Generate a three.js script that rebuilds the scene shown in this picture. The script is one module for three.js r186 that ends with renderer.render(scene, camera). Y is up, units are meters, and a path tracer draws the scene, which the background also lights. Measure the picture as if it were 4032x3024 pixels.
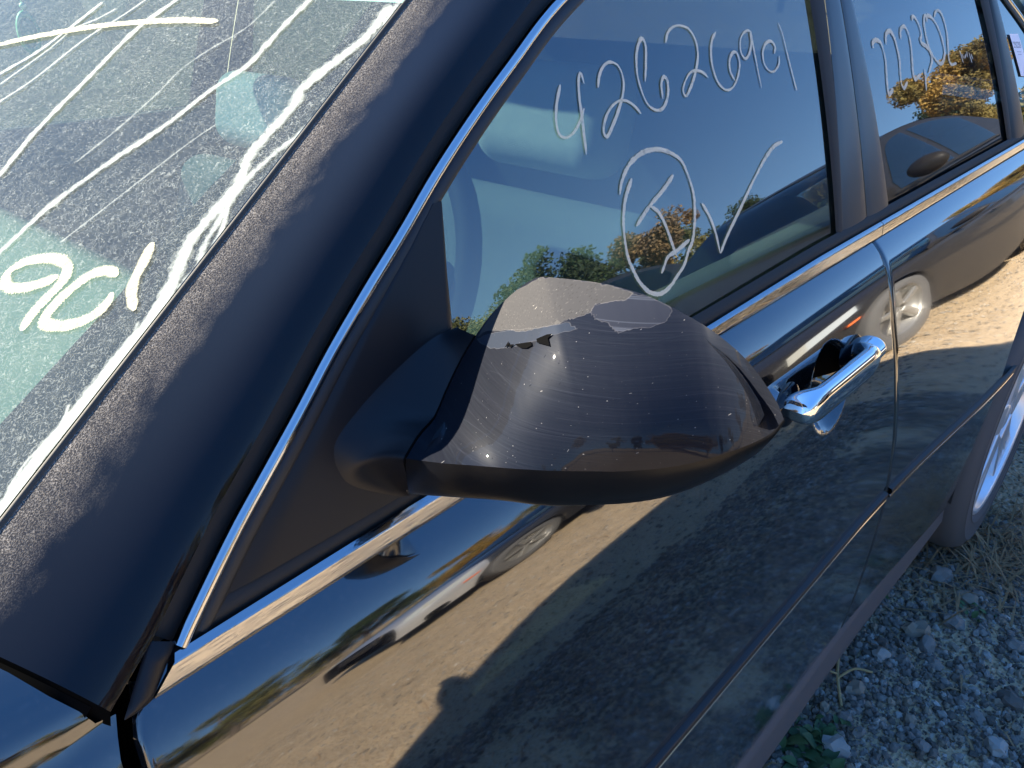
import * as THREE from 'three';
import { mergeGeometries, mergeVertices } from 'three/addons/utils/BufferGeometryUtils.js';
import { RoundedBoxGeometry } from 'three/addons/geometries/RoundedBoxGeometry.js';

// ---------------------------------------------------------------- camera, sky, sun, exposure
const scene = new THREE.Scene();
const camera = new THREE.PerspectiveCamera(51.23, 4 / 3, 0.05, 2000);
const PITCH = THREE.MathUtils.degToRad(27.2), YAW = THREE.MathUtils.degToRad(41.9);
camera.position.set(0, 1.29, 0);
camera.lookAt(Math.cos(YAW) * Math.cos(PITCH), 1.29 - Math.sin(PITCH), -Math.sin(YAW) * Math.cos(PITCH));
const SUN = new THREE.Vector3(-0.42, 0.58, -0.76).normalize();
const sun = new THREE.DirectionalLight(new THREE.Color(1.0, 0.91, 0.76), 5.0);
sun.position.copy(SUN).multiplyScalar(40);
sun.castShadow = true;
sun.shadow.mapSize.set(2048, 2048);
Object.assign(sun.shadow.camera, { left: -14, right: 14, top: 14, bottom: -14, near: 1, far: 90 });
scene.add(sun, sun.target);
{ // clear autumn sky: pale at the horizon, deep blue overhead, brighter round the sun
  const w = 512, h = 256, d = new Float32Array(w * h * 4);
  const dir = new THREE.Vector3();
  for (let j = 0; j < h; j++) for (let i = 0; i < w; i++) {
    const v = (j + 0.5) / h, u = (i + 0.5) / w, el = (v - 0.5) * Math.PI, az = (u - 0.5) * 2 * Math.PI;
    dir.set(Math.cos(el) * Math.cos(az), Math.sin(el), Math.cos(el) * Math.sin(az));
    const s = Math.max(0, Math.sin(el)), t = Math.pow(1 - s, 5), mu = dir.dot(SUN);
    const glow = 0.5 * Math.pow(Math.max(0, mu), 8) + 0.25 * Math.pow(Math.max(0, mu), 2);
    const k = (j * w + i) * 4;
    d[k] = 0.026 + 0.13 * t + 0.07 * glow;
    d[k + 1] = 0.083 + 0.215 * t + 0.11 * glow;
    d[k + 2] = 0.230 + 0.265 * t + 0.15 * glow;
    d[k + 3] = 1;
    if (el < 0) { d[k] = 0.10; d[k + 1] = 0.09; d[k + 2] = 0.075; }
  }
  const tex = new THREE.DataTexture(d, w, h, THREE.RGBAFormat, THREE.FloatType);
  tex.mapping = THREE.EquirectangularReflectionMapping; tex.magFilter = THREE.LinearFilter; tex.needsUpdate = true;
  scene.background = tex; scene.environment = tex;
}
const renderer = new THREE.WebGLRenderer({ antialias: true });
renderer.toneMapping = THREE.LinearToneMapping;
renderer.toneMappingExposure = 4.8;
renderer.shadowMap.enabled = true;

// ---------------------------------------------------------------- helpers
const V3 = (x, y, z) => new THREE.Vector3(x, y, z);
const clamp = (x, a = 0, b = 1) => Math.min(b, Math.max(a, x));
const sstep = (a, b, x) => { const t = clamp((x - a) / (b - a)); return t * t * (3 - 2 * t); };
const lerp = (a, b, t) => a + (b - a) * t;
function rng(seed) { let s = seed >>> 0; return () => { s = (s + 0x6d2b79f5) >>> 0; let t = Math.imul(s ^ (s >>> 15), 1 | s); t = (t + Math.imul(t ^ (t >>> 7), 61 | t)) ^ t; return ((t ^ (t >>> 14)) >>> 0) / 4294967296; }; }
const PERM = (() => { const r = rng(11), p = [...Array(256).keys()]; for (let i = 255; i > 0; i--) { const j = Math.floor(r() * (i + 1)); [p[i], p[j]] = [p[j], p[i]]; } return Uint8Array.from([...p, ...p]); })();
const GX = new Float32Array(256).map((_, i) => Math.cos(i * 2.399963)), GY = new Float32Array(256).map((_, i) => Math.sin(i * 2.399963));
function noise(x, y) { // 2D gradient noise, about -1..1
  const xi = Math.floor(x), yi = Math.floor(y), fx = x - xi, fy = y - yi, u = fx * fx * fx * (fx * (fx * 6 - 15) + 10), v = fy * fy * fy * (fy * (fy * 6 - 15) + 10);
  const X = xi & 255, Y = yi & 255, a = PERM[PERM[X] + Y], b = PERM[PERM[X + 1] + Y], c = PERM[PERM[X] + ((Y + 1) & 255)], e = PERM[PERM[X + 1] + ((Y + 1) & 255)];
  const n00 = GX[a] * fx + GY[a] * fy, n10 = GX[b] * (fx - 1) + GY[b] * fy, n01 = GX[c] * fx + GY[c] * (fy - 1), n11 = GX[e] * (fx - 1) + GY[e] * (fy - 1);
  return 1.5 * lerp(lerp(n00, n10, u), lerp(n01, n11, u), v);
}
const fbm = (x, y, o = 4) => { let s = 0, a = 0.5; for (let i = 0; i < o; i++) { s += a * noise(x, y); x = x * 2.03 + 17.1; y = y * 2.03 + 9.7; a *= 0.5; } return s; };
const interp = (tab, x) => { if (x <= tab[0][0]) return tab[0][1]; for (let i = 1; i < tab.length; i++) if (x <= tab[i][0]) return lerp(tab[i - 1][1], tab[i][1], (x - tab[i - 1][0]) / (tab[i][0] - tab[i - 1][0])); return tab[tab.length - 1][1]; };
function grid(nu, nv, f, uvf) { // f(u, v) -> Vector3
  const p = [], t = [], ix = [];
  for (let j = 0; j <= nv; j++) for (let i = 0; i <= nu; i++) { const q = f(i / nu, j / nv); p.push(q.x, q.y, q.z); const w = uvf ? uvf(q, i / nu, j / nv) : [i / nu, j / nv]; t.push(w[0], w[1]); }
  for (let j = 0; j < nv; j++) for (let i = 0; i < nu; i++) { const a = j * (nu + 1) + i, b = a + 1, c = a + nu + 1, d = c + 1; ix.push(a, b, d, a, d, c); }
  const g = new THREE.BufferGeometry();
  g.setAttribute('position', new THREE.Float32BufferAttribute(p, 3)); g.setAttribute('uv', new THREE.Float32BufferAttribute(t, 2)); g.setIndex(ix); g.computeVertexNormals();
  return g;
}
const merge = (list) => mergeGeometries(list.map((g) => { const h = g.index ? g.toNonIndexed() : g; for (const k of Object.keys(h.attributes)) if (!['position', 'normal', 'uv'].includes(k)) h.deleteAttribute(k); return h; }));
function canvasTex(w, h, draw, srgb = true) { const c = document.createElement('canvas'); c.width = w; c.height = h; draw(c.getContext('2d'), w, h); const t = new THREE.CanvasTexture(c); if (srgb) t.colorSpace = THREE.SRGBColorSpace; t.wrapS = t.wrapT = THREE.RepeatWrapping; return t; }
function dataTex(w, h, f, srgb = false) { const d = new Uint8Array(w * h * 4); for (let j = 0; j < h; j++) for (let i = 0; i < w; i++) { const c = f(i, j), k = (j * w + i) * 4; d[k] = clamp(c[0]) * 255; d[k + 1] = clamp(c[1]) * 255; d[k + 2] = clamp(c[2]) * 255; d[k + 3] = 255; } const t = new THREE.DataTexture(d, w, h); t.magFilter = THREE.LinearFilter; t.wrapS = t.wrapT = THREE.RepeatWrapping; if (srgb) t.colorSpace = THREE.SRGBColorSpace; t.needsUpdate = true; return t; }
const rgb = (r, g, b) => new THREE.Color().setRGB(r, g, b);
const phys = (o) => new THREE.MeshPhysicalMaterial({ side: THREE.DoubleSide, ...o });
const taken = {};
const numbered = (n) => { if (taken[n] === undefined) { taken[n] = 0; return n; } taken[n]++; return n + '_' + String(taken[n]).padStart(3, '0'); };
function thing(name, label, category, at = [0, 0, 0], turn = 0, group) { const o = new THREE.Group(); o.name = numbered(name); o.position.set(...at); o.rotation.y = turn; o.userData = { label, category }; if (group) o.userData.group = group; scene.add(o); return o; }
function part(name, geo, m, parent, label) { const o = new THREE.Mesh(geo, m); o.name = name; o.castShadow = o.receiveShadow = true; if (label) o.userData.label = label; parent.add(o); return o; }

// ---------------------------------------------------------------- materials
const M = {};
{
  const low = (y) => sstep(0.82, 0.50, y); // how dusty the door is at this height
  const spec = dataTex(1024, 1024, (i, j) => { // washed-on dust, speckles and short scuffs on the black paint; one texel is a millimetre
    const n = noise(i * 0.41, j * 0.41), m = fbm(i * 0.016 + 40, j * 0.016, 3), s = noise(i * 0.11 - j * 0.06 + 7, j * 0.6 + i * 0.36), l = low(j / 1024);
    const d = 0.085 + 0.055 * l + 0.05 * m + (n > 0.62 ? 0.08 + 0.10 * l : 0) + (s > 0.6 && m > -0.15 ? 0.09 + 0.08 * l : 0);
    return [d, d * 1.01, d * 1.06];
  }, true);
  const haze = dataTex(512, 1024, (i, j) => { const l = low(j / 1024), v = 0.012 + 0.13 * l + 0.10 * l * Math.abs(fbm(i * 0.03, j * 0.02, 3)); return [v, v, v]; });
  M.paint = phys({ color: rgb(1, 1, 1), map: spec, roughness: 0.05, specularIntensity: 1, ior: 1.95, clearcoat: 1, clearcoatRoughness: 1, clearcoatRoughnessMap: haze });
  M.paintClean = phys({ color: rgb(0.004, 0.0045, 0.007), roughness: 0.6, specularIntensity: 0, clearcoat: 0.62, clearcoatRoughness: 0.006 });
  M.satin = phys({ color: rgb(0.009, 0.009, 0.011), roughness: 0.36, specularIntensity: 0.55 });
  M.applique = phys({ color: rgb(0.020, 0.022, 0.026), roughness: 0.30 });
  M.plastic = phys({ color: rgb(0.014, 0.014, 0.015), roughness: 0.5 });
  M.rubber = phys({ color: rgb(0.012, 0.012, 0.012), roughness: 0.7 });
  M.tyre = phys({ color: rgb(0.085, 0.082, 0.08), roughness: 0.85 });
  M.sill = phys({ color: rgb(0.085, 0.083, 0.086), roughness: 0.6 });
  M.chrome = phys({ color: rgb(0.56, 0.56, 0.57), metalness: 1, roughness: 0.10 });
  const brushed = dataTex(1024, 64, (i, j) => { const v = 0.5 + 0.3 * noise(i * 0.05, j * 0.5) + 0.25 * noise(i * 0.4, j * 0.9) * (noise(i * 0.03, j * 0.1) > 0 ? 1 : 0.2); return [v, v, v]; });
  M.beltChrome = phys({ color: rgb(0.43, 0.43, 0.44), metalness: 1, roughness: 0.11, bumpMap: brushed, bumpScale: 0.00018 });
  M.handle = phys({ color: rgb(0.9, 0.9, 0.91), metalness: 1, roughness: 0.03 });
  M.alloy = phys({ color: rgb(0.85, 0.86, 0.88), metalness: 0.6, roughness: 0.28, clearcoat: 0.6, clearcoatRoughness: 0.1 });
  M.glass = phys({ color: rgb(0.085, 0.118, 0.128), transmission: 1, thickness: 0, roughness: 0, ior: 2.3 });
  M.screenGlass = phys({ color: rgb(0.60, 0.83, 0.74), transmission: 1, thickness: 0, roughness: 0, ior: 1.7 });
  const chalk = dataTex(1024, 32, (i, j) => { const c = Math.abs(j / 31 - 0.5) * 2, st = noise(j * 0.55, i * 0.012), sp = noise(i * 0.35, j * 0.5), v = (0.80 + 0.28 * st + 0.22 * sp) * sstep(1.0, 0.72, c + 0.25 * noise(i * 0.16, j * 0.1)) * (noise(i * 0.02, 9) > 0.55 ? 0.72 : 1); return [v, v, v]; });
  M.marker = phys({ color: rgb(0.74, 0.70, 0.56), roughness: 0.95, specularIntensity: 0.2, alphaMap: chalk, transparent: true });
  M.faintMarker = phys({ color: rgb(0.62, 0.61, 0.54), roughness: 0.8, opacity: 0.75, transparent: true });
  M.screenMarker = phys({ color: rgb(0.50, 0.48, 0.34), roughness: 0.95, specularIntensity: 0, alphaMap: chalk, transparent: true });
  M.frit = phys({ color: rgb(0.012, 0.012, 0.013), roughness: 1, specularIntensity: 0 });
  M.seat = phys({ color: rgb(0.27, 0.30, 0.27), roughness: 0.9 });
  M.headrest = phys({ color: rgb(0.78, 0.80, 0.75), roughness: 0.9 });
  M.cabin = phys({ color: rgb(0.16, 0.165, 0.155), roughness: 0.85 });
  M.headliner = phys({ color: rgb(0.08, 0.08, 0.078), roughness: 0.95 });
  M.dash = phys({ color: rgb(0.15, 0.158, 0.148), roughness: 1, specularIntensity: 0.2 });
  M.white = phys({ color: rgb(0.80, 0.80, 0.78), roughness: 0.6 });
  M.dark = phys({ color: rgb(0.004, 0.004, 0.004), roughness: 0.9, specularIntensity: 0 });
  M.amber = phys({ color: rgb(0.85, 0.16, 0.02), roughness: 0.25, clearcoat: 1 });
  M.lens = phys({ color: rgb(0.75, 0.74, 0.66), roughness: 0.12, metalness: 0.5, clearcoat: 1 });
}

// ---------------------------------------------------------------- the ground
const groundH = (x, z) => 0.018 * fbm(x * 1.3, z * 1.3, 3) + 0.010 * fbm(x * 9, z * 9, 3) * sstep(9, 3, Math.hypot(x - 1.5, z - 0.5));
{
  const axis = (n, near, far, c) => { const a = []; for (let i = -n; i <= n; i++) { const t = i / n; a.push(c + Math.sign(t) * (near * Math.abs(t) + (far - near) * Math.pow(Math.abs(t), 7))); } return a; };
  const xs = axis(180, 5.2, 420, 1.8), zs = axis(160, 4.2, 420, 0.6);
  const g = grid(xs.length - 1, zs.length - 1, (u, v) => { const x = xs[Math.round(u * (xs.length - 1))], z = zs[Math.round((1 - v) * (zs.length - 1))]; return V3(x, groundH(x, z), z); }, (q) => [q.x / 2.2, q.z / 2.2]);
  const col = dataTex(1024, 1024, (i, j) => { // dry tan dirt with pale limestone grit and darker straw
    const f = (a) => a * 2 * Math.PI / 1024, x = i * 0.02, y = j * 0.02;
    const big = fbm(x, y, 5), grit = noise(i * 0.21, j * 0.21), fine = noise(i * 0.62, j * 0.62), straw = noise(i * 0.02 + j * 0.05, j * 0.25 - i * 0.1);
    let c = [0.49 + 0.10 * big, 0.365 + 0.08 * big, 0.225 + 0.05 * big];
    const k = sstep(0.25, 0.5, grit); c = [lerp(c[0], 0.47, k), lerp(c[1], 0.41, k), lerp(c[2], 0.33, k)];
    const dk = sstep(-0.3, -0.6, grit) * 0.55 + sstep(0.45, 0.7, straw) * 0.3; c = c.map((v) => v * (1 - dk) * (1 + 0.2 * fine));
    return c.map((v) => Math.pow(clamp(v), 1 / 2.2));
  }, true);
  const bump = dataTex(1024, 1024, (i, j) => { const v = 0.5 + 0.3 * noise(i * 0.21, j * 0.21) + 0.25 * noise(i * 0.62, j * 0.62) + 0.2 * fbm(i * 0.02, j * 0.02, 4); return [v, v, v]; });
  const m = phys({ map: col, roughness: 1, specularIntensity: 0.2, bumpMap: bump, bumpScale: 0.012 });
  const ground = new THREE.Mesh(g, m); ground.name = 'ground'; ground.receiveShadow = true;
  ground.userData = { kind: 'structure', label: 'dry tan dirt and grey limestone gravel around the parked cars', category: 'ground' };
  scene.add(ground);
  // stones: loose gravel, and the bigger ones each on its own
  const r = rng(5);
  const rock = (seed, flat) => { const g0 = new THREE.IcosahedronGeometry(1, 1), h = mergeVertices((g0.deleteAttribute('normal'), g0.deleteAttribute('uv'), g0)), q = rng(seed), p = h.attributes.position; for (let i = 0; i < p.count; i++) { const s = 0.72 + 0.5 * q(); p.setXYZ(i, p.getX(i) * s, p.getY(i) * s * flat, p.getZ(i) * s * 0.8); } const o = h.toNonIndexed(); o.computeVertexNormals(); return o; };
  const rocks = [1, 2, 3, 4, 5, 6].map((s) => rock(s, 0.55 + 0.06 * s));
  const tone = () => { const t = r(); return t < 0.10 ? [0.46, 0.43, 0.38] : t < 0.5 ? [0.27, 0.245, 0.215] : t < 0.82 ? [0.17, 0.15, 0.125] : [0.32, 0.26, 0.19]; };
  const stoneM = [0, 1, 2, 3].map((k) => phys({ color: rgb(...[[0.36, 0.335, 0.30], [0.22, 0.20, 0.175], [0.15, 0.13, 0.11], [0.26, 0.22, 0.17]][k]), roughness: 0.95, specularIntensity: 0.3 }));
  const white = phys({ roughness: 0.95, specularIntensity: 0.3 });
  const mtx = new THREE.Matrix4(), q = new THREE.Quaternion(), e = new THREE.Euler();
  rocks.slice(0, 5).forEach((geo, k) => {
    const n = 15000, im = new THREE.InstancedMesh(geo, white, n);
    for (let i = 0; i < n; i++) {
      const near = i < n * 0.62; let x, z;
      do { x = near ? 0.7 + 2.3 * r() : -0.5 + 8 * r(); z = near ? -0.45 + 1.25 * Math.pow(r(), 1.2) : -0.4 + 3.6 * r(); } while (near && noise(x * 3 + 3, z * 3) < -0.25 + 0.6 * (r() - 0.5));
      const s = 0.0024 + 0.0095 * Math.pow(r(), 4);
      e.set(r() * 6, r() * 6, r() * 6); q.setFromEuler(e); mtx.compose(V3(x, groundH(x, z) + s * 0.25, z), q, V3(s, s, s)); im.setMatrixAt(i, mtx);
      const c = tone(), b = 0.62 + 0.36 * r(); im.setColorAt(i, rgb(c[0] * b, c[1] * b, c[2] * b));
    }
    im.name = numbered('gravel'); im.userData = { kind: 'stuff', label: 'loose grey and tan limestone gravel covering the dirt', category: 'gravel', group: 'loose gravel' }; scene.add(im);
  });
  const spots = [[1.7934,-0.2342],[1.783,-0.1502],[1.3342,-0.3753],[1.2498,-0.323],[1.6417,-0.3429],[1.6718,-0.2741],[1.6649,-0.2361],[1.7484,-0.1656],[1.1583,-0.3246],[1.2301,-0.2446],[1.1888,-0.1678],[1.3138,-0.1513],[1.458,-0.1261],[1.4153,-0.0544],[1.4945,-0.016],[1.465,-0.2104],[1.4455,-0.2513],[1.3874,-0.278],[1.5384,-0.1868],[1.5783,-0.1425],[1.5961,-0.0835],[1.6645,-0.0463],[1.3061,-0.3133],[1.3088,-0.2572],[1.5624,-0.2628],[1.6517,-0.1632],[1.7454,-0.102],[1.8476,-0.0782],[1.157,-0.2329],[1.2163,-0.2125],[1.2665,-0.1108],[1.3344,-0.0654],[1.3588,-0.008],[1.4103,0.0191],[1.4822,-0.2595],[1.5641,-0.2189],[1.6624,-0.1094],[1.4972,-0.1556]];
  spots.forEach(([x, z], i) => { const s = [0.026, 0.013, 0.018, 0.011, 0.020, 0.010, 0.013][i % 7] * (0.8 + 0.5 * r()); const o = part('stone', rocks[i % 6], stoneM[i % 3 === 0 ? 1 : i % 4], ground); o.rotation.set(r() * 0.5, r() * 6, r() * 0.5); o.scale.setScalar(s); o.position.set(x, groundH(x, z) + s * 0.28, z); });
}

// ---------------------------------------------------------------- surfaces of the car (x to its rear, y up, z out of its left side)
const ZC = -1.125;
const SGz = (y) => { const d = y - 0.98; return -(0.335 + 0.30 * d + 0.25 * d * d); };
const SG = (x, y, off = 0) => { const t = 0.30 + 0.5 * (y - 0.98), l = Math.hypot(1, t); return V3(x, y + off * t / l, SGz(y) + off / l); };
const TILT = [[0.2, -8], [0.3, -7], [0.4, -4], [0.5, -1], [0.58, 1.5], [0.65, 3.5], [0.72, 6], [0.78, 8.5], [0.83, 11], [0.87, 13], [0.90, 16], [0.92, 20], [0.938, 27], [0.955, 38], [0.97, 50], [0.985, 60], [1.02, 60]];
const PROFILE = (() => { const a = []; let z = 0; for (let i = 0; i <= 410; i++) { const y = 0.2 + i * 0.002; if (i) z -= 0.002 * Math.tan(THREE.MathUtils.degToRad(interp(TILT, y - 0.001))); a.push(z); } const z0 = a[225]; return a.map((v) => v - z0 - 0.258); })();
const SDz = (y) => { const f = clamp((y - 0.2) / 0.002, 0, 409.99), i = Math.floor(f); return lerp(PROFILE[i], PROFILE[i + 1], f - i); };
const SD = (x, y, off = 0) => V3(x, y, SDz(y) + sstep(1.0, 1.8, x) * 0.08 * clamp(0.965 - y, 0, 0.4) + off);
const windY = (X) => 1.1329 + 0.63 * (X - 0.2272) - 0.35 * Math.pow(Math.max(0, X - 0.49), 2);
const windHalf = (X) => 0.670 - 0.23 * (X - 0.2272);
function SW(x, z, off = 0) { let X = x; for (let i = 0; i < 30; i++) { const u = clamp(Math.abs((z - ZC) / windHalf(X)), 0, 1); X = x + 0.16 * (1 - u * u); } return V3(x - off * 0.52, windY(X) + off * 0.83, z + off * 0.15); }
// the chrome line over the door glass, in side view
const E1 = new THREE.CatmullRomCurve3([...[[0.1107,0.9827],[0.135,1.0043],[0.1599,1.0254],[0.1785,1.0395],[0.2133,1.0656],[0.2464,1.0912],[0.2838,1.1175],[0.3237,1.1439],[0.3669,1.1734],[0.4207,1.2061],[0.4698,1.2333],[0.541,1.2707]], [0.70, 1.331], [0.85, 1.366], [1.05, 1.389], [1.25, 1.392], [1.45, 1.378], [1.65, 1.34], [1.8, 1.295], [1.92, 1.243], [2.008, 1.203], [2.2, 1.10], [2.32, 1.015]].map(([x, y]) => V3(x, y, 0)), false, 'centripetal');
const E1pts = E1.getSpacedPoints(220);
const e1 = (t, o = 0) => { const f = clamp(t) * 220, i = Math.min(219, Math.floor(f)), p = E1pts[i].clone().lerp(E1pts[i + 1], f - i), d = E1pts[Math.min(220, i + 2)].clone().sub(E1pts[Math.max(0, i - 1)]).normalize(); return [p.x + d.y * o, p.y - d.x * o]; };
const e1tab = E1pts.map((p) => [p.x, p.y]);
const e1y = (x) => interp(e1tab, x);
const e1t = (x) => { for (let i = 0; i < 220; i++) if (E1pts[i + 1].x >= x) return (i + (x - E1pts[i].x) / (E1pts[i + 1].x - E1pts[i].x)) / 220; return 1; };
const beltLo = (x) => interp([[0.07, 0.9612], [0.3, 0.9675], [0.68, 0.976], [1.1, 0.977], [1.9, 0.982], [2.4, 0.984]], x);
const beltUp = (x) => interp([[0.07, 0.979], [0.26, 0.985], [0.65, 0.991], [0.9, 0.997], [1.9, 1.0], [2.4, 1.002]], x);

// ---------------------------------------------------------------- the black sedan
const car = thing('black_sedan', 'dusty black sedan in front, with white numbers on its glass and a scuffed door mirror', 'car', [0.9, 0, ZC]);
const BASE = car.position.clone();
const local = (g) => g.translate(-BASE.x, -BASE.y, -BASE.z);
const flipSide = (g) => { const h = g.clone(); h.applyMatrix4(new THREE.Matrix4().makeTranslation(0, 0, 2 * ZC).multiply(new THREE.Matrix4().makeScale(1, 1, -1))); if (h.index) { const a = h.index.array; for (let i = 0; i < a.length; i += 3) { const t = a[i]; a[i] = a[i + 1]; a[i + 1] = t; } } h.computeVertexNormals(); return h; };
const cp = (name, geo, m, parent = car, label) => part(name, local(geo), m, parent, label);
const both = (name, geo, m, parent, labelL) => { const other = flipSide(geo); const a = cp(name, geo, m, parent, labelL), b = cp(name, other, m, parent); return [a, b]; };
// a strip that follows the chrome line between two offsets, with a crowned section
const edgeStrip = (t0, t1, o0, o1, off, crown, n = 120) => grid(n, 6, (u, v) => { const [x, y] = e1(lerp(t0, t1, u), lerp(o0, o1, 1 - v)); return SG(x, y, off + crown * Math.sqrt(Math.max(0, 1 - Math.pow(2 * v - 1, 2)))); });
const beltStrip = (x0, x1, lo, up, off, crown, slantA = 0, n = 90) => grid(n, 8, (u, v) => { const xx = lerp(x0, x1, u), x = xx + slantA * v * (1 - u), y = lerp(lo(xx), up(xx), v); return V3(x, y, lerp(-0.3288, -0.3306, v) + off + crown * Math.sqrt(Math.max(0, 1 - Math.pow(2 * v - 1, 12)))); });

// door skins, with the bowl behind the handle pressed in and the edges rolled inwards
const cutPts = [...[[1.1168,0.9694],[1.1138,0.9494],[1.0957,0.8687],[1.0943,0.785],[1.0864,0.693],[1.0868,0.5991],[1.0574,0.5135],[1.0343,0.4115]]].map(([x, y]) => [y, x]).reverse();
const cutX = (y) => interp([[0.28, 1.137], [0.45, 1.139], [0.56, 1.143], [0.67, 1.135], [0.78, 1.112], [0.87, 1.096], [0.95, 1.098], [1.0, 1.100]], y);
const frontX = (y) => interp([[0.28, 0.04], [0.6, 0.05], [0.85, 0.062], [0.95, 0.078], [0.968, 0.087]], y);
const BOWL = [0.886, 0.849, 0.056, 0.053];
const doorPoint = (x, y, eA, eB) => { // eA, eB: distance to the front and rear edges
  const p = SD(x, y), k = Math.hypot((x - BOWL[0]) / BOWL[2], (y - BOWL[1]) / BOWL[3]);
  if (k < 1) p.z -= 0.034 * Math.pow(sstep(1, 0.2, k), 0.6) + 0.004 * sstep(1, 0.94, k);
  const e = Math.min(eA, eB); if (e < 0.004) p.z -= 0.006 * Math.pow(1 - e / 0.004, 2);
  return p;
};
const rowY = (v) => lerp(0.292, 0.9705, v);
const edgeU = (u) => { const t = u; return t < 0.02 ? t * 0.2 : t > 0.98 ? 1 - (1 - t) * 0.2 : lerp(0.004, 0.996, (t - 0.02) / 0.96); };
const uvDoor = (q) => [q.x, clamp(q.y, 0.01, 0.99)];
const skinF = grid(320, 240, (u, v) => { const y = rowY(v), a = frontX(y), b = cutX(y) - 0.0022, x = lerp(a, b, edgeU(u)); return doorPoint(x, y, x - a, b - x); }, uvDoor);
const ARCH = [2.03, 0.345, 0.392];
const rearEnd = (y) => { const d = Math.abs(y - ARCH[1]); return d < ARCH[2] ? Math.min(1.93, ARCH[0] - Math.sqrt(ARCH[2] ** 2 - d * d)) : 1.93; };
const skinR = grid(160, 160, (u, v) => { const y = rowY(v), a = cutX(y) + 0.0022, b = rearEnd(y), x = lerp(a, b, edgeU(u)); return doorPoint(x, y, x - a, b - x); }, uvDoor);
const [frontDoor, frontDoorFar] = both('front_door', skinF, M.paint, car, 'near front door with the scuffed mirror');
const [rearDoor, rearDoorFar] = both('rear_door', skinR, M.paint);
// quarter panel behind the rear door, up and over the wheel arch
both('quarter_panel', grid(60, 40, (u, v) => { const x = lerp(1.9345, 2.98, u), d = Math.abs(x - ARCH[0]), lo = d < ARCH[2] ? Math.max(0.292, ARCH[1] + Math.sqrt(ARCH[2] ** 2 - d * d)) : 0.292, y = lerp(lo, 0.985, v); const p = SD(Math.min(x, 2.1), y); p.x = x; p.z -= 0.35 * Math.pow(Math.max(0, x - 2.5), 2); return p; }, uvDoor), M.paint);
both('wheel_arch', grid(40, 4, (u, v) => { const a = lerp(-0.12, Math.PI + 0.12, u); return V3(ARCH[0] - Math.cos(a) * ARCH[2], Math.max(0.2, ARCH[1] + Math.sin(a) * ARCH[2]), lerp(-0.236, -0.5, v)); }), M.plastic);
// rocker panel under the doors
both('rocker_panel', grid(60, 14, (u, v) => { const x = lerp(-0.35, 1.70, u), k = interp([[0, 0.212], [0.15, 0.205], [0.3, 0.213], [0.82, 0.287], [0.9, 0.297], [1, 0.30]], v), z = interp([[0, -0.33], [0.15, -0.268], [0.3, -0.262], [0.75, -0.268], [0.84, -0.285], [1, -0.292]], v); return V3(x, k, z + 0.012 * sstep(1.05, 1.8, x)); }), M.sill);
// side moulding: black body with a thin bright insert
const mouldY = (x) => 0.588 - 0.012 * x - 0.012 * sstep(1.2, 2.2, x);
const mould = (x0, x1) => grid(60, 8, (u, v) => { const x = lerp(x0, x1, u), y = mouldY(x) + lerp(-0.0015, 0.0105, v); const p = SD(x, y); p.z += 0.006 * Math.sqrt(Math.max(0, 1 - Math.pow(2 * v - 1, 4))); return p; });
const insert = (x0, x1) => grid(60, 6, (u, v) => { const x = lerp(x0, x1, u), y = mouldY(x) + lerp(-0.0065, -0.0015, v); const p = SD(x, y); p.z += v < 0.08 || v > 0.95 ? 0 : 0.0054 - 0.0021 * v; return p; });
cp('side_moulding', mould(0.09, 1.135), M.plastic, frontDoor); cp('moulding_insert', insert(0.09, 1.135), M.chrome, frontDoor);
cp('side_moulding', mould(1.15, 1.86), M.plastic, rearDoor); cp('moulding_insert', insert(1.15, 1.86), M.chrome, rearDoor);

// fender in front of the door: its top rolls over from the side
const fendSec = [[-0.60, 1.017], [-0.5, 1.017], [-0.43, 1.013], [-0.40, 1.011], [-0.377, 1.007], [-0.358, 1.001], [-0.342, 0.990], [-0.334, 0.979], [-0.328, 0.966]];
both('fender', grid(60, 60, (u, v) => {
  const x = lerp(frontX(0.95) - 0.0085, -1.55, u), drop = 0.075 * Math.pow(Math.max(0, -x + 0.05), 1.6) * 0.9;
  let y, z; if (v < 0.4) { const k = v / 0.4 * (fendSec.length - 1), i = Math.min(fendSec.length - 2, Math.floor(k)); z = lerp(fendSec[i][0], fendSec[i + 1][0], k - i); y = lerp(fendSec[i][1], fendSec[i + 1][1], k - i); }
  else { const w = (v - 0.4) / 0.6; y = lerp(0.963, 0.30, w * w * 0.6 + w * 0.4); z = SDz(y); }
  const edge = 0.0035 * Math.pow(1 - clamp(u * 40 / 1.2), 2); // the rolled rear edge
  let xx = x - (v < 0.4 ? interp([[-0.6, 0.117], [-0.409, 0.0455], [-0.377, 0.0335], [-0.358, 0.0245], [-0.342, 0.0155], [-0.328, 0.0015]], z) * (1 - u) : 0) + (v >= 0.4 ? (frontX(Math.max(y, 0.3)) - frontX(0.95)) * (1 - u) : 0);
  const d = Math.hypot(x + 0.72, y - 0.345); if (v >= 0.4 && d < 0.38 && y < 0.73) z -= 0.12;
  return V3(xx, y - drop - (v < 0.4 ? edge : 0), z - (v >= 0.4 ? edge : 0));
}, uvDoor), M.paint);
cp('hood', grid(40, 40, (u, v) => { const x = lerp(-0.06, -1.7, u), z = lerp(-0.604, 2 * ZC + 0.604, v), c = 1 - Math.pow((z - ZC) / 0.53, 2); return V3(x - 0.14 * c * (1 - u), 1.004 + 0.035 * c - 0.11 * Math.pow(u, 1.7), z); }), M.paint);
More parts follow.
